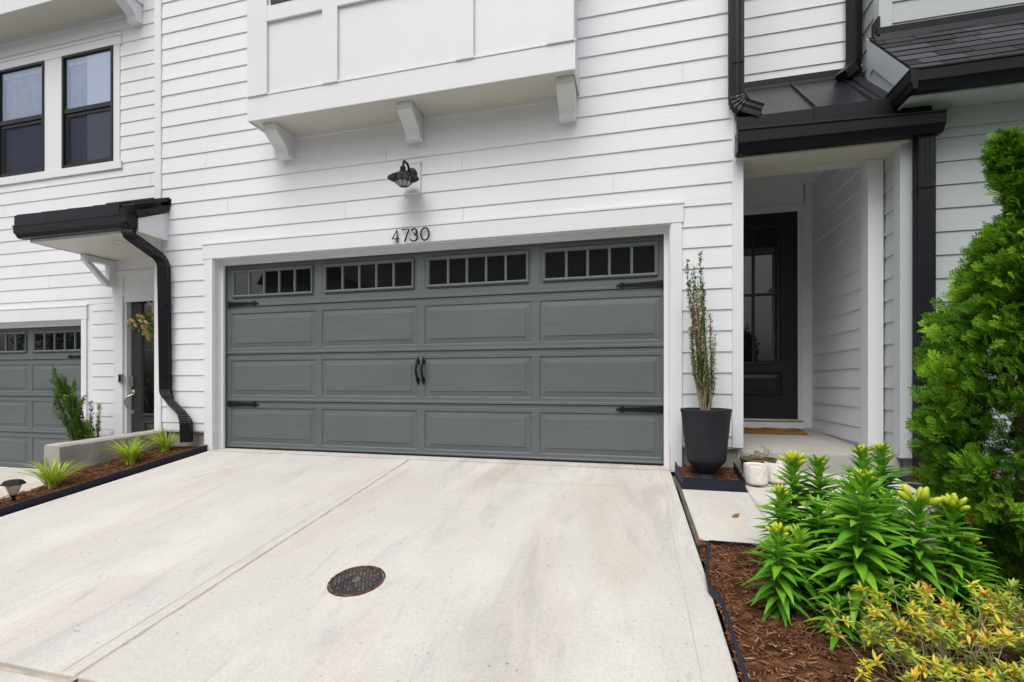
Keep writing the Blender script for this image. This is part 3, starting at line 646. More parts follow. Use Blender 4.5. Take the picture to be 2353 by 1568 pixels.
br.prism([(.065,2.374),(.135,2.374),(.354,2.155),(.354,2.090),(.335,2.085)],'x',bx0+.008,bx1-.008); br.build('bracket',['trim'],awo,None,.003)
sp=MB(); sp.lathe([(.088,-.001),(.088,-.008),(.070,-.012),(.066,-.006),(.0001,-.004)],(-3.80,-.22,2.452),28); sp.build('recessed_light',['shaded_trim'],awo,40)
dn=MB()
downspout(dn,[(-3.225,-.538,2.50),(-3.222,-.538,2.40),(-3.135,-.205,2.20),(-3.118,-.193,.60),(-2.800,-.215,.37),(-2.790,-.215,.085)],(.87,.5,0),.102,.094,.19,14)
dn.box(-3.17,-3.062,-.242,-.150,1.66,1.664); dn.box(-3.17,-3.062,-.242,-.150,.83,.834)
dn.build('downspout',['black_metal'],N,16)
vt=MB(); vt.box(-5.07,-4.81,.424,.449,-.12,.10,0); vt.box(-5.05,-4.83,.415,.4235,-.10,.06,0)
for i in range(5): vt.box(-5.04,-4.90,.405,.4145,-.09+.028*i,-.075+.028*i,1)
vt.build('wall_vent',['trim','grey_trim'],N)

# ================================================================== RIGHT GREY NEIGHBOUR
G=thing('townhouse','pale grey lap-sided townhouse on the right with black shingle eave','house',(5.5,0,-.2))
s3=MB(); GX=4.262
siding(s3,4.345,7.5,.20,2.79,wallY(-.12),lv0=.12,seed=21,joints=[(5,5.6),(9,6.2),(12,5.4)])
siding(s3,-.045,.155,.20,2.70,wallX(GX),lv0=.17,seed=22,joints=[])
siding(s3,4.335,7.5,3.82,7.2,wallY(.195),lv0=3.69,seed=23); siding(s3,.25,.50,3.3,7.2,wallX(GX-.004),lv0=3.27,seed=24,joints=[])
s3.build('siding',['grey_siding'],G)
w3=MB(); w3.box(GX+.0005,7.5,-.1195,1.6,.15,2.95); w3.box(GX-.003,7.5,.1955,2.0,2.95,7.2); w3.build('wall',['grey_siding'],G)
cb=MB(); cb.box(4.246,4.352,-.142,-.1198,.16,2.79); cb.box(4.246,4.2615,-.1196,-.045,.16,2.79)
cb.build('corner_board',['grey_trim'],G,None,.003)
cb=MB(); cb.box(4.243,4.343,.173,.1952,3.83,7.2); cb.box(4.243,4.2585,.1954,.262,3.80,7.2); cb.build('corner_board',['grey_trim'],G,None,.003)
fd=MB(); fd.box(4.30,7.5,-.08,1,-.5,.16); fd.box(4.275,4.30,-.06,.3,-.5,.2); fd.build('foundation',['rough_concrete'],G)
fz=MB(); fz.box(4.335,7.5,-.145,-.1197,2.785,2.918); fz.box(4.334,7.5,-.150,-.1195,2.770,2.7845); fz.build('frieze_board',['grey_trim'],G,None,.002)
sf=MB(); sf.box(4.205,7.5,-.385,-.12,2.919,2.935); sf.build('soffit',['grey_trim'],G)
fa=MB(); fa.box(4.19,7.5,-.402,-.3855,2.905,3.08); fa.box(4.186,4.2045,-.3850,-.05,2.905,3.08); fa.build('fascia',['grey_trim'],G,None,.002)
# shingle roof
zs=lambda y:3.108+1.062*(y+.42)
rk=MB(); rk.prism([(.30,3.85),(-.402,zs(-.402)-.02),(-.402,3.081),(.30,3.081)],'x',4.203,4.262)
rk.prism([(.22,zs(.22)-.02),(-.402,zs(-.402)-.021),(-.402,3.0811),(-.22,3.0811),(.16,3.485),(.22,3.485)],'x',4.190,4.2025)
rk.build('rake_board',['grey_trim'],G,None,.002)
sh=MB(); cth=math.sqrt(1/(1+1.062**2)); rows=8; L=(.232+.45)/cth; ex=L/rows
base=[(4.196,-.452),(7.5,-.452),(7.5,.236),(4.196,.236)]
sh.add([(x,y,zs(y)) for x,y in base]+[(x,y,zs(y)-.018) for x,y in base],[(0,1,2,3),(7,6,5,4),(0,4,5,1),(2,6,7,3),(0,3,7,4),(1,5,6,2)],0,.2)
nrm=Vector((0,-1.062,1)).normalized(); upv=Vector((0,1,1.062)).normalized(); o0=Vector((0,-.455,zs(-.455)))
rs=random.Random(5)
for r in range(rows):
    x=4.188+rs.uniform(-.25,0)
    while x<7.4:
        w=rs.choice([.16,.22,.3,.34]); xa=max(4.188,x); xb=x+w-.007; x+=w
        if xb<=xa+.01: continue
        t0=.010+rs.uniform(0,.004); a=r*ex+rs.uniform(-.004,.002); b=(r+1)*ex+.02
        v=[]
        for s_,hh in ((a,t0),(b,.004)):
            for xx in (xa,xb):
                q=o0+upv*s_; v.append(tuple(Vector((xx,q.y,q.z))+nrm*hh)); v.append(tuple(Vector((xx,q.y,q.z))-nrm*.001))
        sh.add(v,[(0,2,6,4),(1,3,2,0),(0,4,5,1),(2,3,7,6)],0,rs.uniform(.25,.85))
sho=sh.build('roof',['shingle'],G)
fl=MB(); fl.prism([(.168,3.845),(.168,3.785),(.13,zs(.13)+.014),(.13,zs(.13)+.006),(.194,3.76),(.194,3.845)],'x',4.205,7.5); fl.build('flashing',['black_metal'],sho,None,.002)
fl=MB(); fl.box(4.222,4.2425,.15,.262,3.77,3.93)
fl.build('flashing',['black_metal'],sho,None,.002)
gt=MB(); gutter_x(gt,4.150,7.5,-.403,.10,3.072,3.072,.155)
# return along the left side of the eave
v=[];n=len(GP)
for y in (-.503,-.03):
    for a,b in GP: v.append((4.1855-a*.05,y if y>-.4 else y, 3.071+b*.154))
gt.add(v,[tuple(range(n)),tuple(range(2*n-1,n-1,-1))]+[(i,n+i,n+(i+1)%n,(i+1)%n) for i in range(n)])
gt.build('gutter',['black_metal'],sho,None,.002)
d3=MB(); downspout(d3,[(4.378,-.200,2.72),(4.378,-.200,-.05)],(1,0,0),.112,.085,.1,6); d3.box(4.319,4.437,-.247,-.15,2.28,2.284)
d3.build('downspout',['black_metal'],G,16)
wt=MB(); wt.box(4.955,6.3,-.155,-.1196,2.03,2.17); wt.box(4.965,5.06,-.150,-.1196,.7,2.0295); wt.box(6.2,6.29,-.150,-.1196,.7,2.0295); wt.box(4.95,6.3,-.155,-.1196,.6,.6995); wt.build('window_trim',['grey_trim'],G)
wi=MB(); wi.box(5.0605,6.1995,-.140,-.1297,.7,2.029,0); wi.box(5.1,6.16,-.143,-.1402,.74,1.99,1); wi.build('window',['sash','pane'],G)

# ================================================================== SMALL FITTINGS
# wall lamp
cxl,cyl=-.005,-.345
L=thing('wall_lamp','black gooseneck barn lamp with caged glass above the garage door','lamp',(-.005,-.15,2.86))
m=MB(); m.box(-.100,.088,-.162,-.131,2.692,2.990); m.box(-.104,.092,-.166,-.131,2.9905,3.010); m.build('mounting_block',['trim'],L,None,.002)
m=MB(); m.lathe([(.062,-.002),(.062,.016),(.052,.026),(.030,.030),(.0001,.032)],(-.005,-.164,2.880),28,0,.5,(0,-1,0)); m.build('back_plate',['iron'],L,40)
m=MB(); Pq,_=fillet([(-.005,-.185,2.880),(-.005,-.215,2.885),(-.005,-.245,2.945),(-.005,-.345,2.945),(-.005,-.345,2.865)],.045,7); m.tube(Pq,.0115,12); m.build('arm',['iron'],L,60)
lz=2.768; tl=Vector((0,-.10,1)).normalized()
m=MB(); m.lathe([(.017,.110),(.027,.104),(.027,.072),(.033,.068),(.033,.060),(.048,.050),(.056,.046),(.095,.030),(.130,.012),(.150,0),(.152,-.004),(.148,-.004),(.126,.006),(.08,.024),(.0001,.030)],(cxl,cyl,lz),44,0,.5,tl); m.build('shade',['iron'],L,40)
m=MB(); m.lathe([(.072,.022),(.078,-.01),(.074,-.042),(.058,-.068),(.03,-.080),(.0001,-.083)],(cxl,cyl,lz),28,0,.5,tl); m.build('glass_globe',['frost'],L,60)
m=MB()
for k in range(4):
    a=math.pi*k/4+.3; pts=[]
    for i in range(17):
        q=math.pi*i/16; r=.086*math.cos(q); z=-.092*math.sin(q)**.8
        pts.append((cxl+r*math.cos(a),cyl+r*math.sin(a)-.10*z*-1*0,lz+.006+z))
    m.tube(pts,.0038,6)
m.tube([(cxl+.083*math.cos(2*math.pi*i/28),cyl+.083*math.sin(2*math.pi*i/28),lz-.040) for i in range(29)],.0038,6)
m.build('cage',['iron'],L,60)
# house number
HN=thing('house_number','slim black metal digits 4730 fixed on the white garage header','house number',(0,-.16,2.26))
def digit(strokes,x,z,w,h):
    d=MB()
    for s in strokes: d.tube([(x+u*w,-.180,z+q*h) for u,q in s],.0082,8)
    d.build('digit',['iron'],HN,60)
arc=lambda cx,cy,rx,ry,a0,a1,n=16:[(cx+rx*math.cos(R(a0+(a1-a0)*i/n)),cy+ry*math.sin(R(a0+(a1-a0)*i/n))) for i in range(n+1)]
zD,hD=2.198,.124
digit([[(.72,0),(.72,1),(0,.30),(1,.30)]],-.213,zD,.075,hD)
digit([[(0,1),(1,1),(.38,0)]],-.105,zD,.079,hD)
digit([arc(.45,.74,.42,.26,160,-80,12)+arc(.42,.28,.53,.28,85,-160,16)],-.004,zD,.075,hD)
digit([arc(.5,.5,.5,.5,0,360,28)],.104,zD,.088,hD)
# doorbell
D=thing('doorbell','slim silver and black video doorbell on the neighbour\'s white door casing','doorbell',(-4.62,.42,.82))
m=MB(); m.box(-4.668,-4.600,.402,.4245,.757,.887); m.build('body',['nickel'],D,None,.004)
m=MB(); m.box(-4.652,-4.616,.398,.4015,.785,.872); m.build('camera_face',['iron'],D)
# flower basket on the neighbour's door
B=thing('flower_basket','wicker cone of apricot tulips and greenery hung on the neighbour\'s door','wreath',(-4.2,.46,1.5))
m=MB(); m.lathe([(.0001,0),(.02,0),(.10,.20),(.105,.21),(.095,.21),(.0001,.18)],(-4.15,.43,1.33),20); m.build('basket',['wicker'],B,50)
m=MB(); m.box(-4.152,-4.120,.462,.466,1.52,1.86)
for sx in (-1,1):
    m.tube([(-4.137,.455,1.83),(-4.137+sx*.05,.44,1.86),(-4.137+sx*.055,.44,1.81),(-4.137,.455,1.825)],.011,6)
m.tube([(-4.137,.46,1.85),(-4.137,.462,2.02)],.004,6); m.build('ribbon',['ribbon'],B,60)
m=MB(); f=MB(); r5=random.Random(9)
def leafq(mb,p,d,l,w,mi=0,t=.5,roll=None,curl=.25,seg=2):
    d=Vector(d).normalized(); s=d.cross(Vector((0,0,1)))
    if s.length<.05: s=Vector((1,0,0))
    s.normalize(); nn=s.cross(d)
    if roll is not None:
        s,nn=s*math.cos(roll)+nn*math.sin(roll),nn*math.cos(roll)-s*math.sin(roll)
    p=Vector(p); v=[p]; fs=[]
    wd=[.0,.8,1.,.55,0] if seg==4 else ([0,1.,0] if seg==2 else [0,.9,.75,0])
    n=len(wd)-1
    for i in range(1,n):
        c=p+d*(l*i/n)-nn*(curl*l*(i/n)**2); v+= [c-s*w*wd[i]/2+nn*w*.12,c-nn*0,c+s*w*wd[i]/2+nn*w*.12]
    v.append(p+d*l*.97-nn*(curl*l)); q=len(v)-1
    fs+=[(0,1,2),(0,2,3)]
    for i in range(n-2):
        a=1+3*i; fs+=[(a,a+3,a+4,a+1),(a+1,a+4,a+5,a+2)]
    a=q-3; fs+=[(a,q,a+1),(a+1,q,a+2)]
    mb.add(v,fs,mi,t)
for i in range(210):
    a=r5.uniform(0,6.28); rr=r5.uniform(.02,.20); p=(-4.19+rr*math.cos(a)*1.05,.40+r5.uniform(-.05,.05),1.55+rr*math.sin(a)*.62)
    leafq(m,p,(math.cos(a),-.6,math.sin(a)),r5.uniform(.05,.09),r5.uniform(.02,.04),0,r5.random())
m.build('greenery',['leafgreen'],B)
for x,z in ((-4.38,1.585),(-4.32,1.60),(-4.21,1.655),(-4.14,1.64),(-4.17,1.585),(-4.08,1.57),(-4.26,1.53)):
    f=MB(); f.lathe([(.0001,-.045),(.016,-.026),(.022,0),(.018,.024),(.006,.036),(.0001,.037)],(x,.335,z),10,0,r5.random(),(r5.uniform(-.4,.4),-.9,.6)); f.build('tulip',['flower'],B,60)
# retaining wall
rw=MB(); ny=14
def rwz(y): return .16+.045*(y+1.2)/1.1
v=[]
for i in range(ny+1):
    y=-1.20+1.33*i/ny; t=rwz(y); j=lambda:random.uniform(-.004,.004)
    for x,z in ((-3.205+j(),-.75),(-3.205+j(),t-.02),(-3.225,t+j()*.5),(-3.385,t+j()*.5),(-3.405+j(),t-.02),(-3.405+j(),-.75)): v.append((x,y,z))
fs=[tuple(range(6))[::-1],tuple(ny*6+k for k in range(6))]
for i in range(ny):
    for k in range(6): fs.append((i*6+k,i*6+(k+1)%6,(i+1)*6+(k+1)%6,(i+1)*6+k))
rw.add(v,fs); o=rw.build('retaining_wall',['rough_concrete'],None,40,.008); tag(o,'low rough concrete retaining wall between the mulch strip and the neighbour\'s drive','wall')
# garden edging strips
def edging(pts,h,t=.006,lab=''):
    mb=MB(); pts=[Vector(p) for p in pts]; m_=len(pts); v=[]
    for i,p in enumerate(pts):
        d=(pts[min(i+1,m_-1)]-pts[max(i-1,0)]); s=Vector((-d.y,d.x,0)).normalized()*t/2
        hh=h[i] if hasattr(h,'__len__') else h
        for q,z in ((p-s,-.05),(p-s,hh-.006),(p-s*1.9,hh-.005),(p-s*1.9,hh),(p+s*1.9,hh),(p+s*1.9,hh-.005),(p+s,hh-.006),(p+s,-.05)): v.append((q.x,q.y,q.z+z))
    fs=[tuple(range(8))[::-1],tuple((m_-1)*8+k for k in range(8))]
    for i in range(m_-1):
        for k in range(8): fs.append((i*8+k,i*8+(k+1)%8,(i+1)*8+(k+1)%8,(i+1)*8+k))
    mb.add(v,fs); o=mb.build('garden_edging',['edging'],None,35); return tag(o,lab,'edging','black plastic garden edging')
r6=random.Random(4)
edging([(-2.565+.006*math.sin(i*1.7),y,dz(y)) for i,y in enumerate(np.linspace(-3.4,-.135,22))],[.045+.02*(i/21) for i in range(22)],.006,'long straight black edging strip along the left side of the driveway')
edging([(2.522,-.30,dz(-.3)),(2.548,-.600,dz(-.6)),(2.556,-.618,dz(-.615)),(2.60,-.620,dz(-.62)),(2.99,-.620,dz(-.62)),(3.004,-.610,dz(-.61)),(3.008,-.18,dz(-.18))],[.12,.094,.092,.090,.088,.086,.10],.005,'short U of black edging boxed in front of the tall black planter')
E3=[(3.15,-1.555),(2.60,-1.560),(2.584,-1.575),(2.575,-1.64),(2.548,-1.80),(2.520,-1.95),(2.513,-2.06),(2.522,-2.10),(2.548,-2.155),(2.551,-2.30),(2.549,-2.42),(2.546,-2.69),(2.55,-3.4)]
edging([(x,y,dz(y)) for x,y in E3],[.03,.032,.034,.034,.036,.04,.04,.04,.04,.04,.04,.04,.04],.007,'wavy black edging round the mulch bed in front of the lilies')
edging([(4.248,-.06,dz(-.1)),(4.248,-.9,dz(-.9)),(4.250,-1.50,dz(-1.5)),(3.4,-1.535,dz(-1.53))],.055,.006,'black edging along the far side of the path under the arborvitae')
# cleanout cover
mc=thing('drain_cover','round black cast iron drain cover with rusty rim set in the driveway','drain cover',(.712,-2.29,dz(-2.29)))
m=MB(); rt=random.Random(2)
def onS(r,a,h): 
    x,y=.712+r*math.cos(a),-2.29+r*math.sin(a); return (x,y,dz(y)+h)
def disk(mb,prof,n,jit=0,mi=0,t=None):
    v=[];fs=[]
    for r,h in prof:
        for k in range(n): v.append(onS(r*(1+rt.uniform(-jit,jit)),2*math.pi*k/n,h))
    for i in range(len(prof)-1):
        for k in range(n): fs.append((i*n+k,(i+1)*n+k,(i+1)*n+(k+1)%n,i*n+(k+1)%n))
    mb.add(v,fs,mi,[rt.random() for _ in v] if t is None else t)
disk(m,[(.149,.0015),(.147,.0055),(.139,.006),(.137,.002)],60,.010); m.build('rim',['rust'],mc)
m=MB(); disk(m,[(.135,.003),(.132,.006),(.110,.006),(.07,.006),(.03,.006),(.0005,.006)],48,0,0,.35)
a0=.5
for i in range(-7,8):
    for j in range(-7,8):
        x,y=i*.0182,j*.0182
        if math.hypot(x,y)>.121 or math.hypot(x,y)<.026: continue
        w,h=(.0072,.0046) if (i//1+j)%2 else (.0042,.0076)
        c,s=math.cos(a0),math.sin(a0); q=[]
        for hh,k in ((.006,1),(.0098,.8)):
            for u,vv in ((-w,-h),(w,-h),(w,h),(-w,h)):
                X=x+u*k*1.1;Y=y+vv*k*1.1; wx=.712+X*c-Y*s; wy=-2.29+X*s+Y*c; q.append((wx,wy,dz(wy)+hh))
        m.add(q,[(4,5,6,7),(0,1,5,4),(1,2,6,5),(2,3,7,6),(3,0,4,7)],0,rt.uniform(.45,1.0))
disk(m,[(.024,.006),(.022,.010),(.014,.010),(.012,.007),(.0005,.007)],20,0,0,.95)
m.build('lid',['castiron'],mc)
# doormat
m=MB(); nx_,ny_=40,10; v=[]; fs=[]
for j in range(ny_+1):
    for i in range(nx_+1):
        x=3.15+.83*i/nx_; y=.98+.385*j/ny_; e=(i in(0,nx_)) or (j in(0,ny_))
        z=.175+.0404*(y+.066)+ (.003 if e else .022+.004*math.sin(x*21)+random.uniform(-.002,.002)); v.append((x+(.012*math.sin(y*30) if e else 0),y+(.006*math.sin(x*25) if j==0 else 0),z))
for j in range(ny_):
    for i in range(nx_): a=j*(nx_+1)+i; fs.append((a,a+1,a+nx_+2,a+nx_+1))
m.add(v,fs); o=m.build('doormat',['mat'],None,60); tag(o,'plain brown coir doormat lying before the black front door','doormat')
# tall planter
PC=(2.757,-.36); pz=dz(-.36)+.012
pt=thing('planter','tall black urn planter on a flared foot beside the garage','planter',(*PC,pz))
m=MB(); m.lathe([(.070,.040),(.074,.050),(.080,.058),(.150,.142),(.156,.160),(.192,.520),(.196,.548),(.200,.552),(.200,.572),(.196,.576),(.188,.576),(.184,.560),(.172,.50),(.0001,.50)],(*PC,pz),48); m.build('bowl',['planter'],pt,40)
m=MB(); m.lathe([(.118,0),(.118,.006),(.100,.014),(.076,.036),(.072,.042)],(*PC,pz-.004),40); m.build('foot',['planter'],pt,40)
m=MB(); n_=24; v=[(PC[0],PC[1],pz+.535)]+[(PC[0]+r_*.181*math.cos(2*math.pi*k/n_),PC[1]+r_*.181*math.sin(2*math.pi*k/n_),pz+.528+random.uniform(-.008,.008)) for r_ in(.5,1) for k in range(n_)]
m.add(v,[(0,1+k,1+(k+1)%n_) for k in range(n_)]+[(1+k,1+n_+k,1+n_+(k+1)%n_,1+(k+1)%n_) for k in range(n_)]); m.build('soil',['potsoil'],pt)
# stem-and-leaf plants ---------------------------------------------------------
def stemplant(name,label,cat,base,stems,leaf_l,leaf_w,density,tf,rad=.006,group=None,lmat='holly',smat='twig',seed=0):
    r=random.Random(seed); T=thing(name,label,cat,base,group); st=MB(); lf=MB()
    for s in stems:
        pts=[Vector(base)+Vector(p) for p in s['p']]; Pq,_=fillet(pts,.3,5) if len(pts)>2 else (pts,0)
        m_=len(Pq); st.tube(Pq,[max(.0015,rad*s.get('r',1)*(1-.8*i/(m_-1))) for i in range(m_)],6)
        ln=sum((Pq[i+1]-Pq[i]).length for i in range(m_-1)); a=0
        for k in range(int(ln*density*s.get('d',1))):
            f_=r.uniform(s.get('lo',.1),1.0); x=f_*ln; i=0
            while i<m_-2 and x>(Pq[i+1]-Pq[i]).length: x-=(Pq[i+1]-Pq[i]).length; i+=1
            p=Pq[i].lerp(Pq[i+1],min(1,x/max(1e-6,(Pq[i+1]-Pq[i]).length))); dd=(Pq[i+1]-Pq[i]).normalized()
            a=r.uniform(0,6.28); s1=dd.orthogonal().normalized(); s2=dd.cross(s1); side=s1*math.cos(a)+s2*math.sin(a)
            p=p+side*r.uniform(0,s.get('w',.012)); d=(side*r.uniform(.5,1.)+dd*r.uniform(.3,1.1))
            leafq(lf,p,d,leaf_l*r.uniform(.6,1.25),leaf_w*r.uniform(.7,1.2),0,tf(r,f_,s),None,.15)
    st.build('stem',[smat],T,60); lf.build('foliage',[lmat],T)
    return T
r7=random.Random(21)
stems=[]
tops=[(-.10,.0,1.19),(-.145,.0,1.28),(-.13,.02,1.13),(-.085,.03,1.24),(-.045,.0,1.34),(-.03,.03,1.22),(-.06,-.03,1.05),(-.095,-.02,1.0),(.035,0,.82),(.055,.02,.55),(.075,-.01,.66),(-.02,-.02,.88),(-.12,.02,.72),(-.01,.03,1.04),(.02,-.03,.42),(.03,.0,.30),(.05,.02,.25),(-.07,.0,.62),(-.115,-.03,.5)]
for i,(x,y,z) in enumerate(tops):
    b=(r7.uniform(-.03,.03),r7.uniform(-.03,.03),0); k=r7.uniform(.25,.45)
    brown=i in(6,7,8,12)
    stems.append(dict(p=[b,(b[0]*1.3+x*.35+r7.uniform(-.02,.02),y*.5,z*.35),(x*.85+r7.uniform(-.015,.015),y,z*.72),(x,y,z)],r=1.0 if z>.8 else .6,lo=.24 if z>.6 else .12,brown=brown,d=1.5 if brown else 1.0,top=z))
def tf(r,f_,s):
    if s['brown'] and f_>.45: return r.uniform(.84,1.0)
    return r.uniform(.2,.62) if s['top']>.9 else r.uniform(.35,.78)
stemplant('potted_shrub','tall sparse half browned shrub growing in the black urn planter','shrub',(PC[0],PC[1],pz+.535),stems,.029,.0135,215,tf,.0085,seed=3)
# neighbour shrubs behind the retaining wall
stems=[]; rr8=random.Random(8)
for i in range(30):
    u=i/29; x=-.62+.74*u; h=1.40-.52*abs(u-.18)**.8*1.15+rr8.uniform(-.22,.06); 
    if u>.7: h*=.72
    stems.append(dict(p=[(rr8.uniform(-.05,.08),rr8.uniform(-.05,.05),0),(x*.28,rr8.uniform(-.06,.06),h*.4),(x*.72,rr8.uniform(-.08,.08),h*.75),(x+rr8.uniform(-.03,.03),rr8.uniform(-.1,.1),h)],top=h,brown=False,lo=.16,w=.020,r=.8))
g2=lambda r,f_,s:min(.8,r.uniform(.15,.5)+.25*(f_>.85))
stemplant('holly_shrub','fan shaped upright green shrub behind the concrete retaining wall','shrub',(-4.62,-.02,-.42),stems,.034,.017,520,g2,.007,'holly shrubs by the neighbour\'s wall',seed=4)
stems=[dict(p=[(-.02,0,0),(-.05,0,.4),(-.06,0,.68)],top=.6,brown=False,w=.02),dict(p=[(.02,0,0),(.05,.01,.4),(.085,0,.63)],top=.6,brown=False,w=.02),dict(p=[(0,0,0),(.03,.03,.3),(.02,.03,.45)],top=.6,brown=False,w=.02)]
stemplant('holly_shrub','small thin two stemmed green shrub under the neighbour\'s wall vent','shrub',(-4.36,-.1,-.14),stems,.032,.017,420,g2,.005,'holly shrubs by the neighbour\'s wall',seed=5)
# white pots
def pot(x,y,rd,h,label,soilz,mat='potsoil'):
    z=dz(y)+.006; T=thing('flower_pot',label,'pot',(x,y,z),'white textured flower pots'); m=MB(); nn=72; rows=14; v=[];fs=[]
    for j in range(rows+1):
        q=j/rows
        for k in range(nn):
            a=2*math.pi*k/nn; w=math.sin(k*2*math.pi/6)*math.cos((q*4.5)*math.pi+ (math.pi/2)*((k//6)%2)) 
            ridge=.0045*abs(math.sin(k*math.pi/6+ .9*math.sin(q*9+ (k//6)*1.3)))
            r_=rd*(.93+.07*q)+ridge*(1 if 0<j<rows else 0); v.append((x+r_*math.cos(a),y+r_*math.sin(a),z+.014+(h-.014)*q))
    for j in range(rows):
        for k in range(nn): fs.append((j*nn+k,j*nn+(k+1)%nn,(j+1)*nn+(k+1)%nn,(j+1)*nn+k))
    m.add(v,fs); m.lathe([(rd*1.0,h),(rd*1.01,h+.004),(rd*.95,h+.005),(rd*.92,h),(rd*.90,soilz-.01)],(x,y,z),48); m.build('wall',['pot'],T,60)
    m=MB(); m.lathe([(rd*.80,0),(rd*.90,.003),(rd*.935,.015)],(x,y,z),40); m.build('base',['potbase'],T,60)
    m=MB(); m.lathe([(rd*.92,soilz),(rd*.5,soilz+.004),(.0001,soilz+.002)],(x,y,z),30); m.build('soil',[mat],T)
    return T,z
pot(3.118,-.445,.088,.158,'white textured pot with tan soil, nearest the black edging',.146,'potbase')
T,z=pot(3.282,-.375,.086,.160,'white textured pot partly behind, with green sprouts in dark soil',.135)
m=MB()
for i in range(14):
    a=random.uniform(0,6.28); leafq(m,(3.275+.02*math.cos(a),-.375+.02*math.sin(a),z+.138),(math.cos(a),math.sin(a),.7),random.uniform(.025,.04),.014,0,random.uniform(.3,.8))
o=m.build('sprout',['leafgreen']); tag(o,'tiny green sprouts in the white pot further back','plant')
bz=dz(-.225)+.006
bo=thing('bowl_planter','ribbed olive brown bowl planter against the porch step','planter',(3.185,-.235,bz))
m=MB(); nn=64; pr=[(.085,0),(.092,.004),(.122,.13),(.130,.135),(.131,.150),(.120,.152),(.112,.14),(.108,.125)]; v=[];fs=[]
for r_,h in pr:
    for k in range(nn): a=2*math.pi*k/nn; q=r_+(.003 if (k%2 and h<.14) else 0); v.append((3.185+q*1.08*math.cos(a),-.235+q*math.sin(a),bz+h))
for j in range(len(pr)-1):
    for k in range(nn): fs.append((j*nn+k,j*nn+(k+1)%nn,(j+1)*nn+(k+1)%nn,(j+1)*nn+k))
m.add(v,fs); m.build('bowl',['bowl'],bo,40)
m=MB(); m.lathe([(.113,.128),(.06,.134),(.0001,.13)],(3.185,-.235,bz),30); m.build('soil',['potsoil'],bo)
sd2=thing('seedling','leafy green seedling growing in the brown bowl planter','plant',(3.2,-.235,bz+.13)); m=MB(); s_=MB(); r9=random.Random(6)
for x,h in ((3.15,.085),(3.19,.07),(3.225,.125),(3.255,.095),(3.11,.04)):
    s_.tube([(x,-.235,bz+.128),(x+.01,-.24,bz+.13+h)],.002,5)
    for i in range(9):
        a=r9.uniform(0,6.28); f_=r9.uniform(.4,1); leafq(m,(x+.01*f_,-.24,bz+.13+h*f_),(math.cos(a),math.sin(a),.25),r9.uniform(.032,.052),.024,0,r9.uniform(.1,.7))
s_.build('stem',['twig'],sd2); m.build('foliage',['leafgreen'],sd2)
# solar light
sx,sy=-2.745,-1.80; sz=dz(sy)+.01
so_=thing('solar_light','small black capped solar path light at the left end of the mulch strip','path light',(sx,sy,sz))
m=MB(); m.lathe([(.013,-.05),(.013,.055),(.020,.062),(.022,.072),(.0001,.072)],(sx,sy,sz),16); m.build('stake',['iron'],so_,40)
m=MB(); m.lathe([(.020,.072),(.026,.078),(.050,.150),(.051,.156)],(sx,sy,sz),20); m.build('lens',['plastic_clear'],so_,40)
m=MB(); m.lathe([(.050,.154),(.074,.156),(.076,.162),(.054,.190),(.045,.194),(.0001,.195)],(sx,sy,sz),6); m.build('cap',['iron'],so_,20)
m=MB(); m.box(sx-.026,sx+.026,sy-.026,sy+.026,sz+.1952,sz+.1962); m.build('solar_panel',['solar'],so_)
# ornamental grass
def grass(x,y,z,label,seed,h=.30,n=95):
    r=random.Random(seed); m=MB(); T=thing('ornamental_grass',label,'grass plant',(x,y,z),'variegated grass clumps along the retaining wall')
    for i in range(n):
        a=r.uniform(0,6.28); L_=h*r.uniform(.7,1.3); lean=r.uniform(.15,1.25); w=r.uniform(.009,.017); rd=r.uniform(0,.045)
        d=Vector((math.cos(a),math.sin(a),0)); p=Vector((x,y,z))+d*rd; v=[];s=Vector((-d.y,d.x,0)); seg=7
        for k in range(seg+1):
            q=k/seg; rr_=lean*(q**1.7)*L_*.75; zz=L_*q*(1-.33*lean*q**1.5); ww=w*(1-q**2.2)*.5+.0004
            c=p+d*rr_+Vector((0,0,zz)); v+=[c-s*ww,c+Vector((0,0,-ww*.5)),c+s*ww]
        t0=r.uniform(.1,.85); tt=[]
        for k in range(seg+1): tt+=[min(1,t0+.25),t0-.15,min(1,t0+.25)]
        m.add(v,[(3*k+j,3*k+j+1,3*k+j+4,3*k+j+3) for k in range(seg) for j in(0,1)],0,tt)
    m.build('blades',['grass'],T); return T
grass(-2.86,-1.46,-.185,'yellow striped grass clump nearest the street end, beside the solar light',1,.275,120)
grass(-2.87,-.78,-.075,'yellow striped grass clump in the middle of the mulch strip',2,.275,120)
grass(-2.97,-.33,-.02,'yellow striped grass clump nearest the garage, beside the black downspout',3,.28,100)

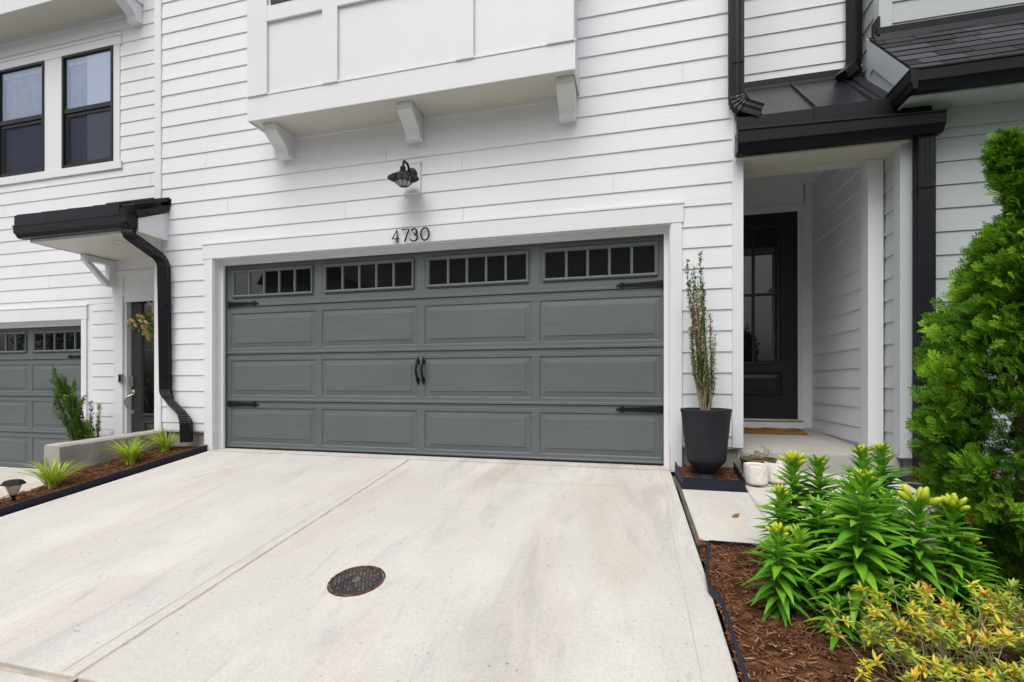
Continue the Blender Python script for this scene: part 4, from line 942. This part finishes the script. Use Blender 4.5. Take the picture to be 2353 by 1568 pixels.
# ================================================================== MULCH
def mulch(name,poly,zf,nchips,seed,label,L=(.012,.044)):
    r=np.random.default_rng(seed); m=MB()
    xs=[p[0] for p in poly]; ys=[p[1] for p in poly]; x0,x1,y0,y1=min(xs),max(xs),min(ys),max(ys)
    def inside(x,y):
        c=False; j=len(poly)-1
        for i in range(len(poly)):
            if (poly[i][1]>y)!=(poly[j][1]>y) and x<(poly[j][0]-poly[i][0])*(y-poly[i][1])/(poly[j][1]-poly[i][1])+poly[i][0]: c=not c
            j=i
        return c
    st=.035; nx_=max(3,int((x1-x0)/st)); ny_=max(3,int((y1-y0)/st)); idx={}; v=[];fs=[]
    from mathutils import noise as NS
    def hh(x,y): return zf(x,y)+.014*NS.noise((x*7,y*7,seed))+.009*NS.noise((x*23,y*23,seed))
    for j in range(ny_+1):
        for i in range(nx_+1):
            x=x0+(x1-x0)*i/nx_; y=y0+(y1-y0)*j/ny_; v.append((x,y,hh(x,y)))
    for j in range(ny_):
        for i in range(nx_):
            if inside(x0+(x1-x0)*(i+.5)/nx_,y0+(y1-y0)*(j+.5)/ny_): a=j*(nx_+1)+i; fs.append((a,a+1,a+nx_+2,a+nx_+1))
    m.add(v,fs,0,[float(t) for t in r.random(len(v))])
    c=0
    while c<nchips:
        x=r.uniform(x0,x1); y=r.uniform(y0,y1)
        if not inside(x,y): continue
        c+=1; l=r.uniform(*L)*(1.8 if r.random()<.06 else 1); w=r.uniform(.0025,.0065)*(1.8 if l>.07 else 1); th=r.uniform(.0015,.0035)
        a=r.uniform(0,math.pi*2); pit=r.normal(0,.28); d=Vector((math.cos(a)*math.cos(pit),math.sin(a)*math.cos(pit),math.sin(pit))); s=Vector((-math.sin(a),math.cos(a),r.normal(0,.35))).normalized(); u=d.cross(s).normalized(); s=u.cross(d)
        p=Vector((x,y,hh(x,y)+r.uniform(.001,.011)))
        k=r.uniform(.3,.9); bend=u*r.uniform(-.12,.12)*l
        q=[p-d*l/2-s*w/2*k,p-d*l/2+s*w/2*k,p+s*w/2+bend,p-s*w/2+bend,p+d*l/2+s*w/2*.5,p+d*l/2-s*w/2*.5]; tp=[e+u*th for e in q]
        m.add(q+tp,[(6,7,8,9),(9,8,10,11),(0,3,9,6),(3,5,11,9),(1,7,8,2),(2,8,10,4),(0,6,7,1),(5,4,10,11)],1,float(min(1,max(0,r.normal(.48,.26)))))
    o=m.build(name,['soil','chips']); tag(o,label,'mulch',None,'stuff'); return o
mulch('mulch',[(-2.572,-3.3),(-2.572,-.13),(-3.2,-.13),(-3.2,-1.2),(-3.33,-1.25),(-3.36,-3.3)],lambda x,y:dz(y)+.022-(.0 if y>-1.2 else .0)-max(0,(-2.95-x))*.5*min(1,max(0,(-1.15-y)*4)),6000,1,'shredded brown bark mulch in the strip left of the driveway')
mulch('mulch',[(2.53,-.12),(2.56,-.61),(3.0,-.61),(3.003,-.09),(2.6,-.09)],lambda x,y:dz(y)+.012+.012*(y>-.45),1100,2,'shredded brown bark mulch around the foot of the black planter')
mulch('mulch',[(2.534,-1.53),(2.534,-3.3),(4.6,-3.3),(4.6,-1.50),(3.3,-1.545)],lambda x,y:dz(y)+.012,13000,3,'shredded brown bark mulch under the lilies and azalea')
mulch('mulch',[(4.255,-1.5),(4.255,-.09),(4.8,-.09),(4.8,-1.5)],lambda x,y:dz(y)+.02,1000,4,'shredded brown bark mulch along the grey house wall')
# loose bits on the drive
m=MB(); m.add([(2.80,-1.13,dz(-1.13)+.006),(2.835,-1.118,dz(-1.11)+.012),(2.862,-1.095,dz(-1.095)+.022),(2.838,-1.130,dz(-1.13)+.006),(2.825,-1.105,dz(-1.1)+.018)],[(0,3,1),(0,1,4),(1,3,2),(1,2,4)])
o=m.build('dead_leaf',['dryleaf']); tag(o,'curled dry brown leaf lying on the path slab','leaf')

# ================================================================== LILIES
def lily(x,y,h,label,seed,bud=1.0,spread=.105,lean=(0,0)):
    r=random.Random(seed); z=dz(y)-.0; T=thing('lily',label,'lily',(x,y,z),'budding lilies in the mulch bed')
    st=MB(); top=Vector((x+lean[0],y+lean[1],z+h)); b=Vector((x,y,z))
    mid=b.lerp(top,.5)+Vector((-lean[0]*.2,0,0)); st.tube([b,b.lerp(mid,.5),mid,mid.lerp(top,.5),top],[.008,.0075,.007,.006,.005],7,0,.8); st.build('stem',['lily'],T,60)
    lf=MB(); n=int(h/.0046); ga=2.39996; pt=r.uniform(-.12,.10)
    for i in range(n):
        q=(i+.5)/n
        if q<.06: continue
        p=b.lerp(top,q)+Vector((0,0,0)); a=i*ga+r.uniform(-.25,.25)
        env=min(1,.62+q*1.1)*(1 if q<.72 else max(.38,1-(q-.72)*2.0)); L_=1.32*spread*env*r.uniform(.85,1.2); w=L_*.200+.005
        el=(-.15+q*.75)+r.uniform(-.15,.15)
        if q>.85: el+=.35
        d=Vector((math.cos(a)*math.cos(el),math.sin(a)*math.cos(el),math.sin(el)))
        s=Vector((-math.sin(a),math.cos(a),0)); u=s.cross(d)*-1
        if u.z<0: u=-u
        v=[];tt=[];seg=5; wd=[.35,.9,1,.78,.42,.02]; t0=r.uniform(.24,.68)+pt+.25*max(0,q-.6)-.10*(q<.35); cl=r.uniform(.15,.60)*(1.25-q)
        for k in range(seg+1):
            f_=k/seg; c=p+d*(L_*f_)-Vector((0,0,1))*(cl*L_*f_*f_); ww=w*wd[k]/2
            v+=[c-s*ww+u*ww*.45,c,c+s*ww+u*ww*.45]; tt+=[t0,t0+.17,t0]
        lf.add(v,[(3*k+j,3*k+j+1,3*k+j+4,3*k+j+3) for k in range(seg) for j in(0,1)],0,tt)
    lf.build('foliage',['lily'],T,80)
    if bud>0:
        nb=7 if bud>=1.3 else 11
        for i in range(nb):
            bm_=MB(); a=i*ga; el=1.45-.115*i+(-.25 if bud>1.3 else 0) if nb<9 else 1.45-.09*i; L_=(.040+.010*r.random())*bud; d=Vector((math.cos(a)*math.cos(el),math.sin(a)*math.cos(el),math.sin(el)))
            p0=top-Vector((0,0,.012)); p1=p0+d*(.012+.020*bud); bm_.tube([p0,p1],.003,5,0,.2)
            prof=[(.0025,0),(.0075*bud,.18),(.0105*bud,.45),(.0098*bud,.7),(.005*bud,.93),(.0006,1)]
            bm_.lathe([(q_,k_*L_) for q_,k_ in prof],p1,8,0,[r.uniform(.25,.6)+.35*(j//8)/6 for j in range(48)],d); bm_.build('bud',['bud'],T,70)
    return T
lily(2.785,-2.200,.37,'short budding lily at the left front corner of the bed',1,.85,.115)
lily(2.985,-1.735,.55,'tall lily with a dense cluster of fat yellow buds, behind left',2,1.15,.125,(.01,.02))
lily(3.09,-1.78,.575,'tall lily with small tight buds, right of the fat-budded one',3,.6,.13,(.01,.03))
lily(3.30,-1.80,.63,'tallest lily at the back, before the porch post',4,.75,.13,(.0,.05))
lily(3.43,-1.70,.62,'tall lily furthest back, beside the arborvitae',5,.75,.13,(.0,.05))
lily(3.06,-2.25,.64,'large central lily in front of the tall group',6,.72,.145,(.06,.06))
lily(3.36,-2.10,.49,'lily with long open bright yellow buds, right of centre',7,1.5,.125,(.02,.03))
lily(3.52,-2.05,.47,'lily with fat upright yellow buds nearest the arborvitae',8,1.1,.102,(0,0))
lily(3.03,-2.24,.235,'short lily shoot without buds at the front',9,0,.11,(.02,.04))
lily(3.60,-2.03,.32,'half grown lily at the right edge of the group',10,.6,.085)
lily(3.58,-2.09,.23,'low leafy lily shoot behind the azalea',11,0,.08)
lily(2.885,-1.93,.46,'slim lily with one yellow bud at the left of the tall group',12,.7,.10,(-.015,0))
lily(2.97,-2.33,.16,'lowest lily shoot nearest the street, without buds',13,0,.09)
lily(3.03,-1.95,.42,'leafy lily stalk between the two left back ones, without buds',18,0,.125)
lily(3.33,-1.93,.46,'leafy lily stalk behind the open budded one, without buds',19,0,.125)
lily(3.19,-1.88,.50,'leafy lily stalk behind the central one, without buds',16,0,.12)
lily(2.93,-1.80,.40,'leafy lily stalk below the fat-budded one, without buds',17,0,.115)
lily(3.22,-2.02,.44,'leafy lily stalk in the middle of the clump, without buds',14,0,.12)
lily(2.90,-2.08,.33,'leafy lily stalk between the corner lily and the central one, without buds',15,0,.11)

# ================================================================== AZALEA
def azalea(x,y,rx,h,n,label,seed):
    r=random.Random(seed); z=dz(y); T=thing('azalea',label,'shrub',(x,y,z),'low azaleas at the front of the bed'); st=MB(); lf=MB()
    for i in range(n):
        a=r.uniform(0,6.28); rr_=rx*math.sqrt(r.random()); k=rr_/rx
        tip=Vector((x+rr_*math.cos(a),y+rr_*math.sin(a)*.85,0)); tip.z=dz(tip.y)+h*(1-.55*k*k)*r.uniform(.55,1.12)
        b=Vector((x+r.uniform(-.12,.12)+(tip.x-x)*.25,y+r.uniform(-.1,.1)+(tip.y-y)*.25,0)); b.z=dz(b.y)
        mid=b.lerp(tip,.55)+Vector((r.uniform(-.03,.03),r.uniform(-.03,.03),.02))
        st.tube([b,mid,tip],[.0028,.0017,.0009],5)
        tips=[tip]
        for _ in range(r.choice([0,1,2])):
            t2=mid.lerp(tip,.5)+Vector((r.uniform(-.06,.06),r.uniform(-.06,.06),r.uniform(.0,.05))); st.tube([mid,t2],[.0018,.001],4); tips.append(t2)
        for tp in tips:
            young=r.random(); 
            for q in range(r.randint(13,20)):
                b_=r.uniform(0,6.28); el=r.uniform(-.3,1.1); d=(math.cos(b_)*math.cos(el),math.sin(b_)*math.cos(el),math.sin(el))
                tt=r.uniform(.35,.74) if young<.6 else (r.uniform(.05,.45))
                if el>.85 and young<.55: tt=r.uniform(.80,1.0)
                leafq(lf,tp-Vector((0,0,r.uniform(0,.022))),d,r.uniform(.020,.044),r.uniform(.008,.014),0,tt,None,r.uniform(-.1,.3),3)
            if r.random()<.25:
                e=tp+Vector((r.uniform(-.05,.05),r.uniform(-.05,.05),r.uniform(.02,.06))); st.tube([tp,e],[.0006,.0004],4)
        for q in range(5):
            p=b.lerp(mid,r.uniform(.4,1)); b_=r.uniform(0,6.28); leafq(lf,p,(math.cos(b_),math.sin(b_),.5),r.uniform(.02,.035),.011,0,r.uniform(.05,.4),None,.2,3)
    st.build('stem',['twig'],T); lf.build('foliage',['azalea'],T)
azalea(3.20,-2.60,.39,.37,88,'low open azalea with yellow green and orange leaf tips, nearest the lilies',1)
azalea(3.62,-2.48,.35,.35,75,'low open azalea with orange leaf tips at the right edge of the photo',2)
azalea(2.98,-2.78,.10,.10,16,'small sprig of azalea at the front edge of the mulch',3)

# ================================================================== ARBORVITAE
def arbor(x,y,label):
    r=np.random.default_rng(12); z=dz(y); T=thing('arborvitae',label,'tree',(x,y,z))
    prof=[(.02,.30),(.25,.42),(.40,.46),(.62,.48),(.80,.47),(1.0,.44),(1.2,.37),(1.4,.29),(1.56,.23),(1.70,.18),(1.79,.03),(1.88,.02),(1.96,.06),(2.05,.08),(2.12,.03),(2.2,.0)]
    tk=MB(); tk.tube([(x,y,z),(x+.01,y,z+1.0),(x+.0,y,z+1.7),(x-.01,y,z+1.92),(x-.06,y,z+2.12)],[.035,.028,.014,.009,.003],8); tk.build('trunk',['bark'],T,60)
    zz=[p[0] for p in prof]; ww=[p[1] for p in prof]
    # spray template: flat fan of small scale-leaf strips
    def template(seed):
        q=random.Random(seed); quads=[]; tips=[]
        def strip_(p,ang,l,w,lev):
            d=np.array([math.cos(ang),math.sin(ang)]); s=np.array([-d[1],d[0]]); a=p; b=p+d*l
            quads.append((a-s*w/2,a+s*w/2,b+s*w*.32,b-s*w*.32)); tips.append(lev)
            return b
        p=np.zeros(2); ang=0; L_=1.0; n=6
        for i in range(n):
            p2=strip_(p,ang+q.uniform(-.12,.12),L_/n,.060,i/n*.5)
            for sg in(-1,1):
                a2=ang+sg*q.uniform(.55,.85); l2=(.46*(1-i/n)+.12)*q.uniform(.75,1.2); m_=2
                pp=p2.copy()
                for j in range(m_):
                    pp2=strip_(pp,a2-sg*.12*j,l2/m_,.066,.3+.5*j/m_)
                    for s3 in(-1,1):
                        strip_(pp2,a2-sg*.12*j+s3*.6,l2*.26*q.uniform(.7,1.2),.062,.75)
                    pp=pp2
            p=p2
        V=np.array(quads).reshape(-1,2); Tt=np.repeat(np.array(tips),4)
        # slight cupping gives depth
        W=-.18*V[:,0]**2+ .10*np.abs(V[:,1])
        return np.column_stack([V,W]),Tt
    tmpl=[template(s) for s in range(6)]
    allV=[];allT=[]
    def spray(p,d,up,size,t0):
        V,Tt=tmpl[r.integers(len(tmpl))]; d=d/np.linalg.norm(d); s=np.cross(up,d); s/=np.linalg.norm(s)+1e-9; n=np.cross(d,s)
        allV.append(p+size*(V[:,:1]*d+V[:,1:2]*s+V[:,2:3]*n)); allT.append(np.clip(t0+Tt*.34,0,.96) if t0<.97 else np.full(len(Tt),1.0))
    nclump=1250
    for c in range(nclump):
        h=r.uniform(.0,1)**.95*2.17; 
        if r.random()<.09: h=r.uniform(1.86,2.15)
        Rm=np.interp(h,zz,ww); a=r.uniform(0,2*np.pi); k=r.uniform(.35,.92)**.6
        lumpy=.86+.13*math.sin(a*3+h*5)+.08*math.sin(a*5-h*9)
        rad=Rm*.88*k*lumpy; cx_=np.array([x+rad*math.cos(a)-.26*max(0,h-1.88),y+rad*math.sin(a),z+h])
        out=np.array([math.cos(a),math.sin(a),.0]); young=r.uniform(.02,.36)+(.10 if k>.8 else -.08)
        ns=int(8+5*Rm/.5) if h<1.75 else 6
        for s_ in range(ns):
            d=out*r.uniform(.5,1.1)+np.array([r.normal(0,.42),r.normal(0,.42),r.uniform(.1,1.5)])
            t2=r.normal(0,1,3); p=cx_+r.normal(0,.008+.05*Rm,3)*np.array([1,1,1.1])
            up=np.array([-out[1],out[0],0])+r.normal(0,.35,3) if r.random()<.6 else np.array([0,0,1.])+r.normal(0,.5,3)
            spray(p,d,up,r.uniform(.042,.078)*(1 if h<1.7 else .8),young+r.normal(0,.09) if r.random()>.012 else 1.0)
    V=np.concatenate(allV); Tt=np.concatenate(allT); nq=len(V)//4
    me=bpy.data.meshes.new('crown'); me.vertices.add(len(V)); me.vertices.foreach_set('co',(V-np.array([x,y,z])).astype(np.float32).ravel())
    me.loops.add(nq*4); me.loops.foreach_set('vertex_index',np.arange(nq*4,dtype=np.int32)); me.polygons.add(nq); me.polygons.foreach_set('loop_start',np.arange(0,nq*4,4,dtype=np.int32)); me.polygons.foreach_set('loop_total',np.full(nq,4,dtype=np.int32))
    me.update(calc_edges=True); me.validate(); at=me.attributes.new('tint','FLOAT','POINT'); at.data.foreach_set('value',Tt.astype(np.float32)); me.materials.append(M['thuja'])
    o=bpy.data.objects.new('crown',me); C.objects.link(o); o.parent=T
arbor(3.995,-1.72,'tall bright green arborvitae at the right edge in front of the grey house')

# ================================================================== ACROSS THE STREET (seen only in reflections)
def house(x,y,w,d,h,rh,label):
    T=thing('house',label,'house',(x,y,-1)); m=MB(); m.box(x-w/2,x+w/2,y-d,y,-1,h); m.build('wall',['opwall'],T)
    m=MB(); m.prism([(x-w/2-.4,h),(x+w/2+.4,h),(x,h+rh)],'y',y-d-.4,y+.4); m.build('roof',['oproof'],T)
    for i in range(3):
        for z in (.2,3.2):
            m=MB(); xx=x-w/2+w*(i+.5)/3; m.box(xx-.6,xx+.6,y-.02,y+.05,z,z+1.6,0); m.box(xx-.5,xx+.5,y+.05,y+.06,z+.1,z+1.5,1); m.build('window',['sash','pane'],T)
house(-19.3,-23,6.2,9,7.6,4.6,'narrow dark gabled house across the street, reflected in the leftmost garage window')
house(-9.5,-24,8.6,9,9.2,4.2,'dark gabled house across the street, reflected in the second garage window'); house(.2,-23,10.2,9,9.2,4.2,'dark gabled house straight across the street, reflected in the right garage windows')
house(17.5,-23,9,9,7.8,4.6,'dark gabled house across the street, furthest to the right')
def btree(x,y,h,label,seed):
    r=np.random.default_rng(seed); T=thing('broadleaf_tree',label,'tree',(x,y,-1)); m=MB(); m.tube([(x,y,-1),(x,y,h*.6)],[.18,.06],7); m.build('trunk',['bark'],T)
    m=MB()
    for i in range(1500):
        d=r.normal(0,1,3); d/=np.linalg.norm(d); k=r.uniform(.3,1)**.5; p=np.array([x,y,h*.62])+d*k*np.array([h*.28,h*.28,h*.38])
        leafq(m,p,r.normal(0,1,3),.38,.25,0,float(r.random()))
    m.build('crown',['tree_leaf'],T)
btree(-35,-19,8,'broadleaf street tree reflected in the neighbour\'s garage windows',1); btree(-43,-22,9,'larger broadleaf tree across the street at far left',2); btree(10,-30,5,'small broadleaf street tree across the street at right',3)
for o in bpy.data.objects:
    if '_o' in o: del o['_o']
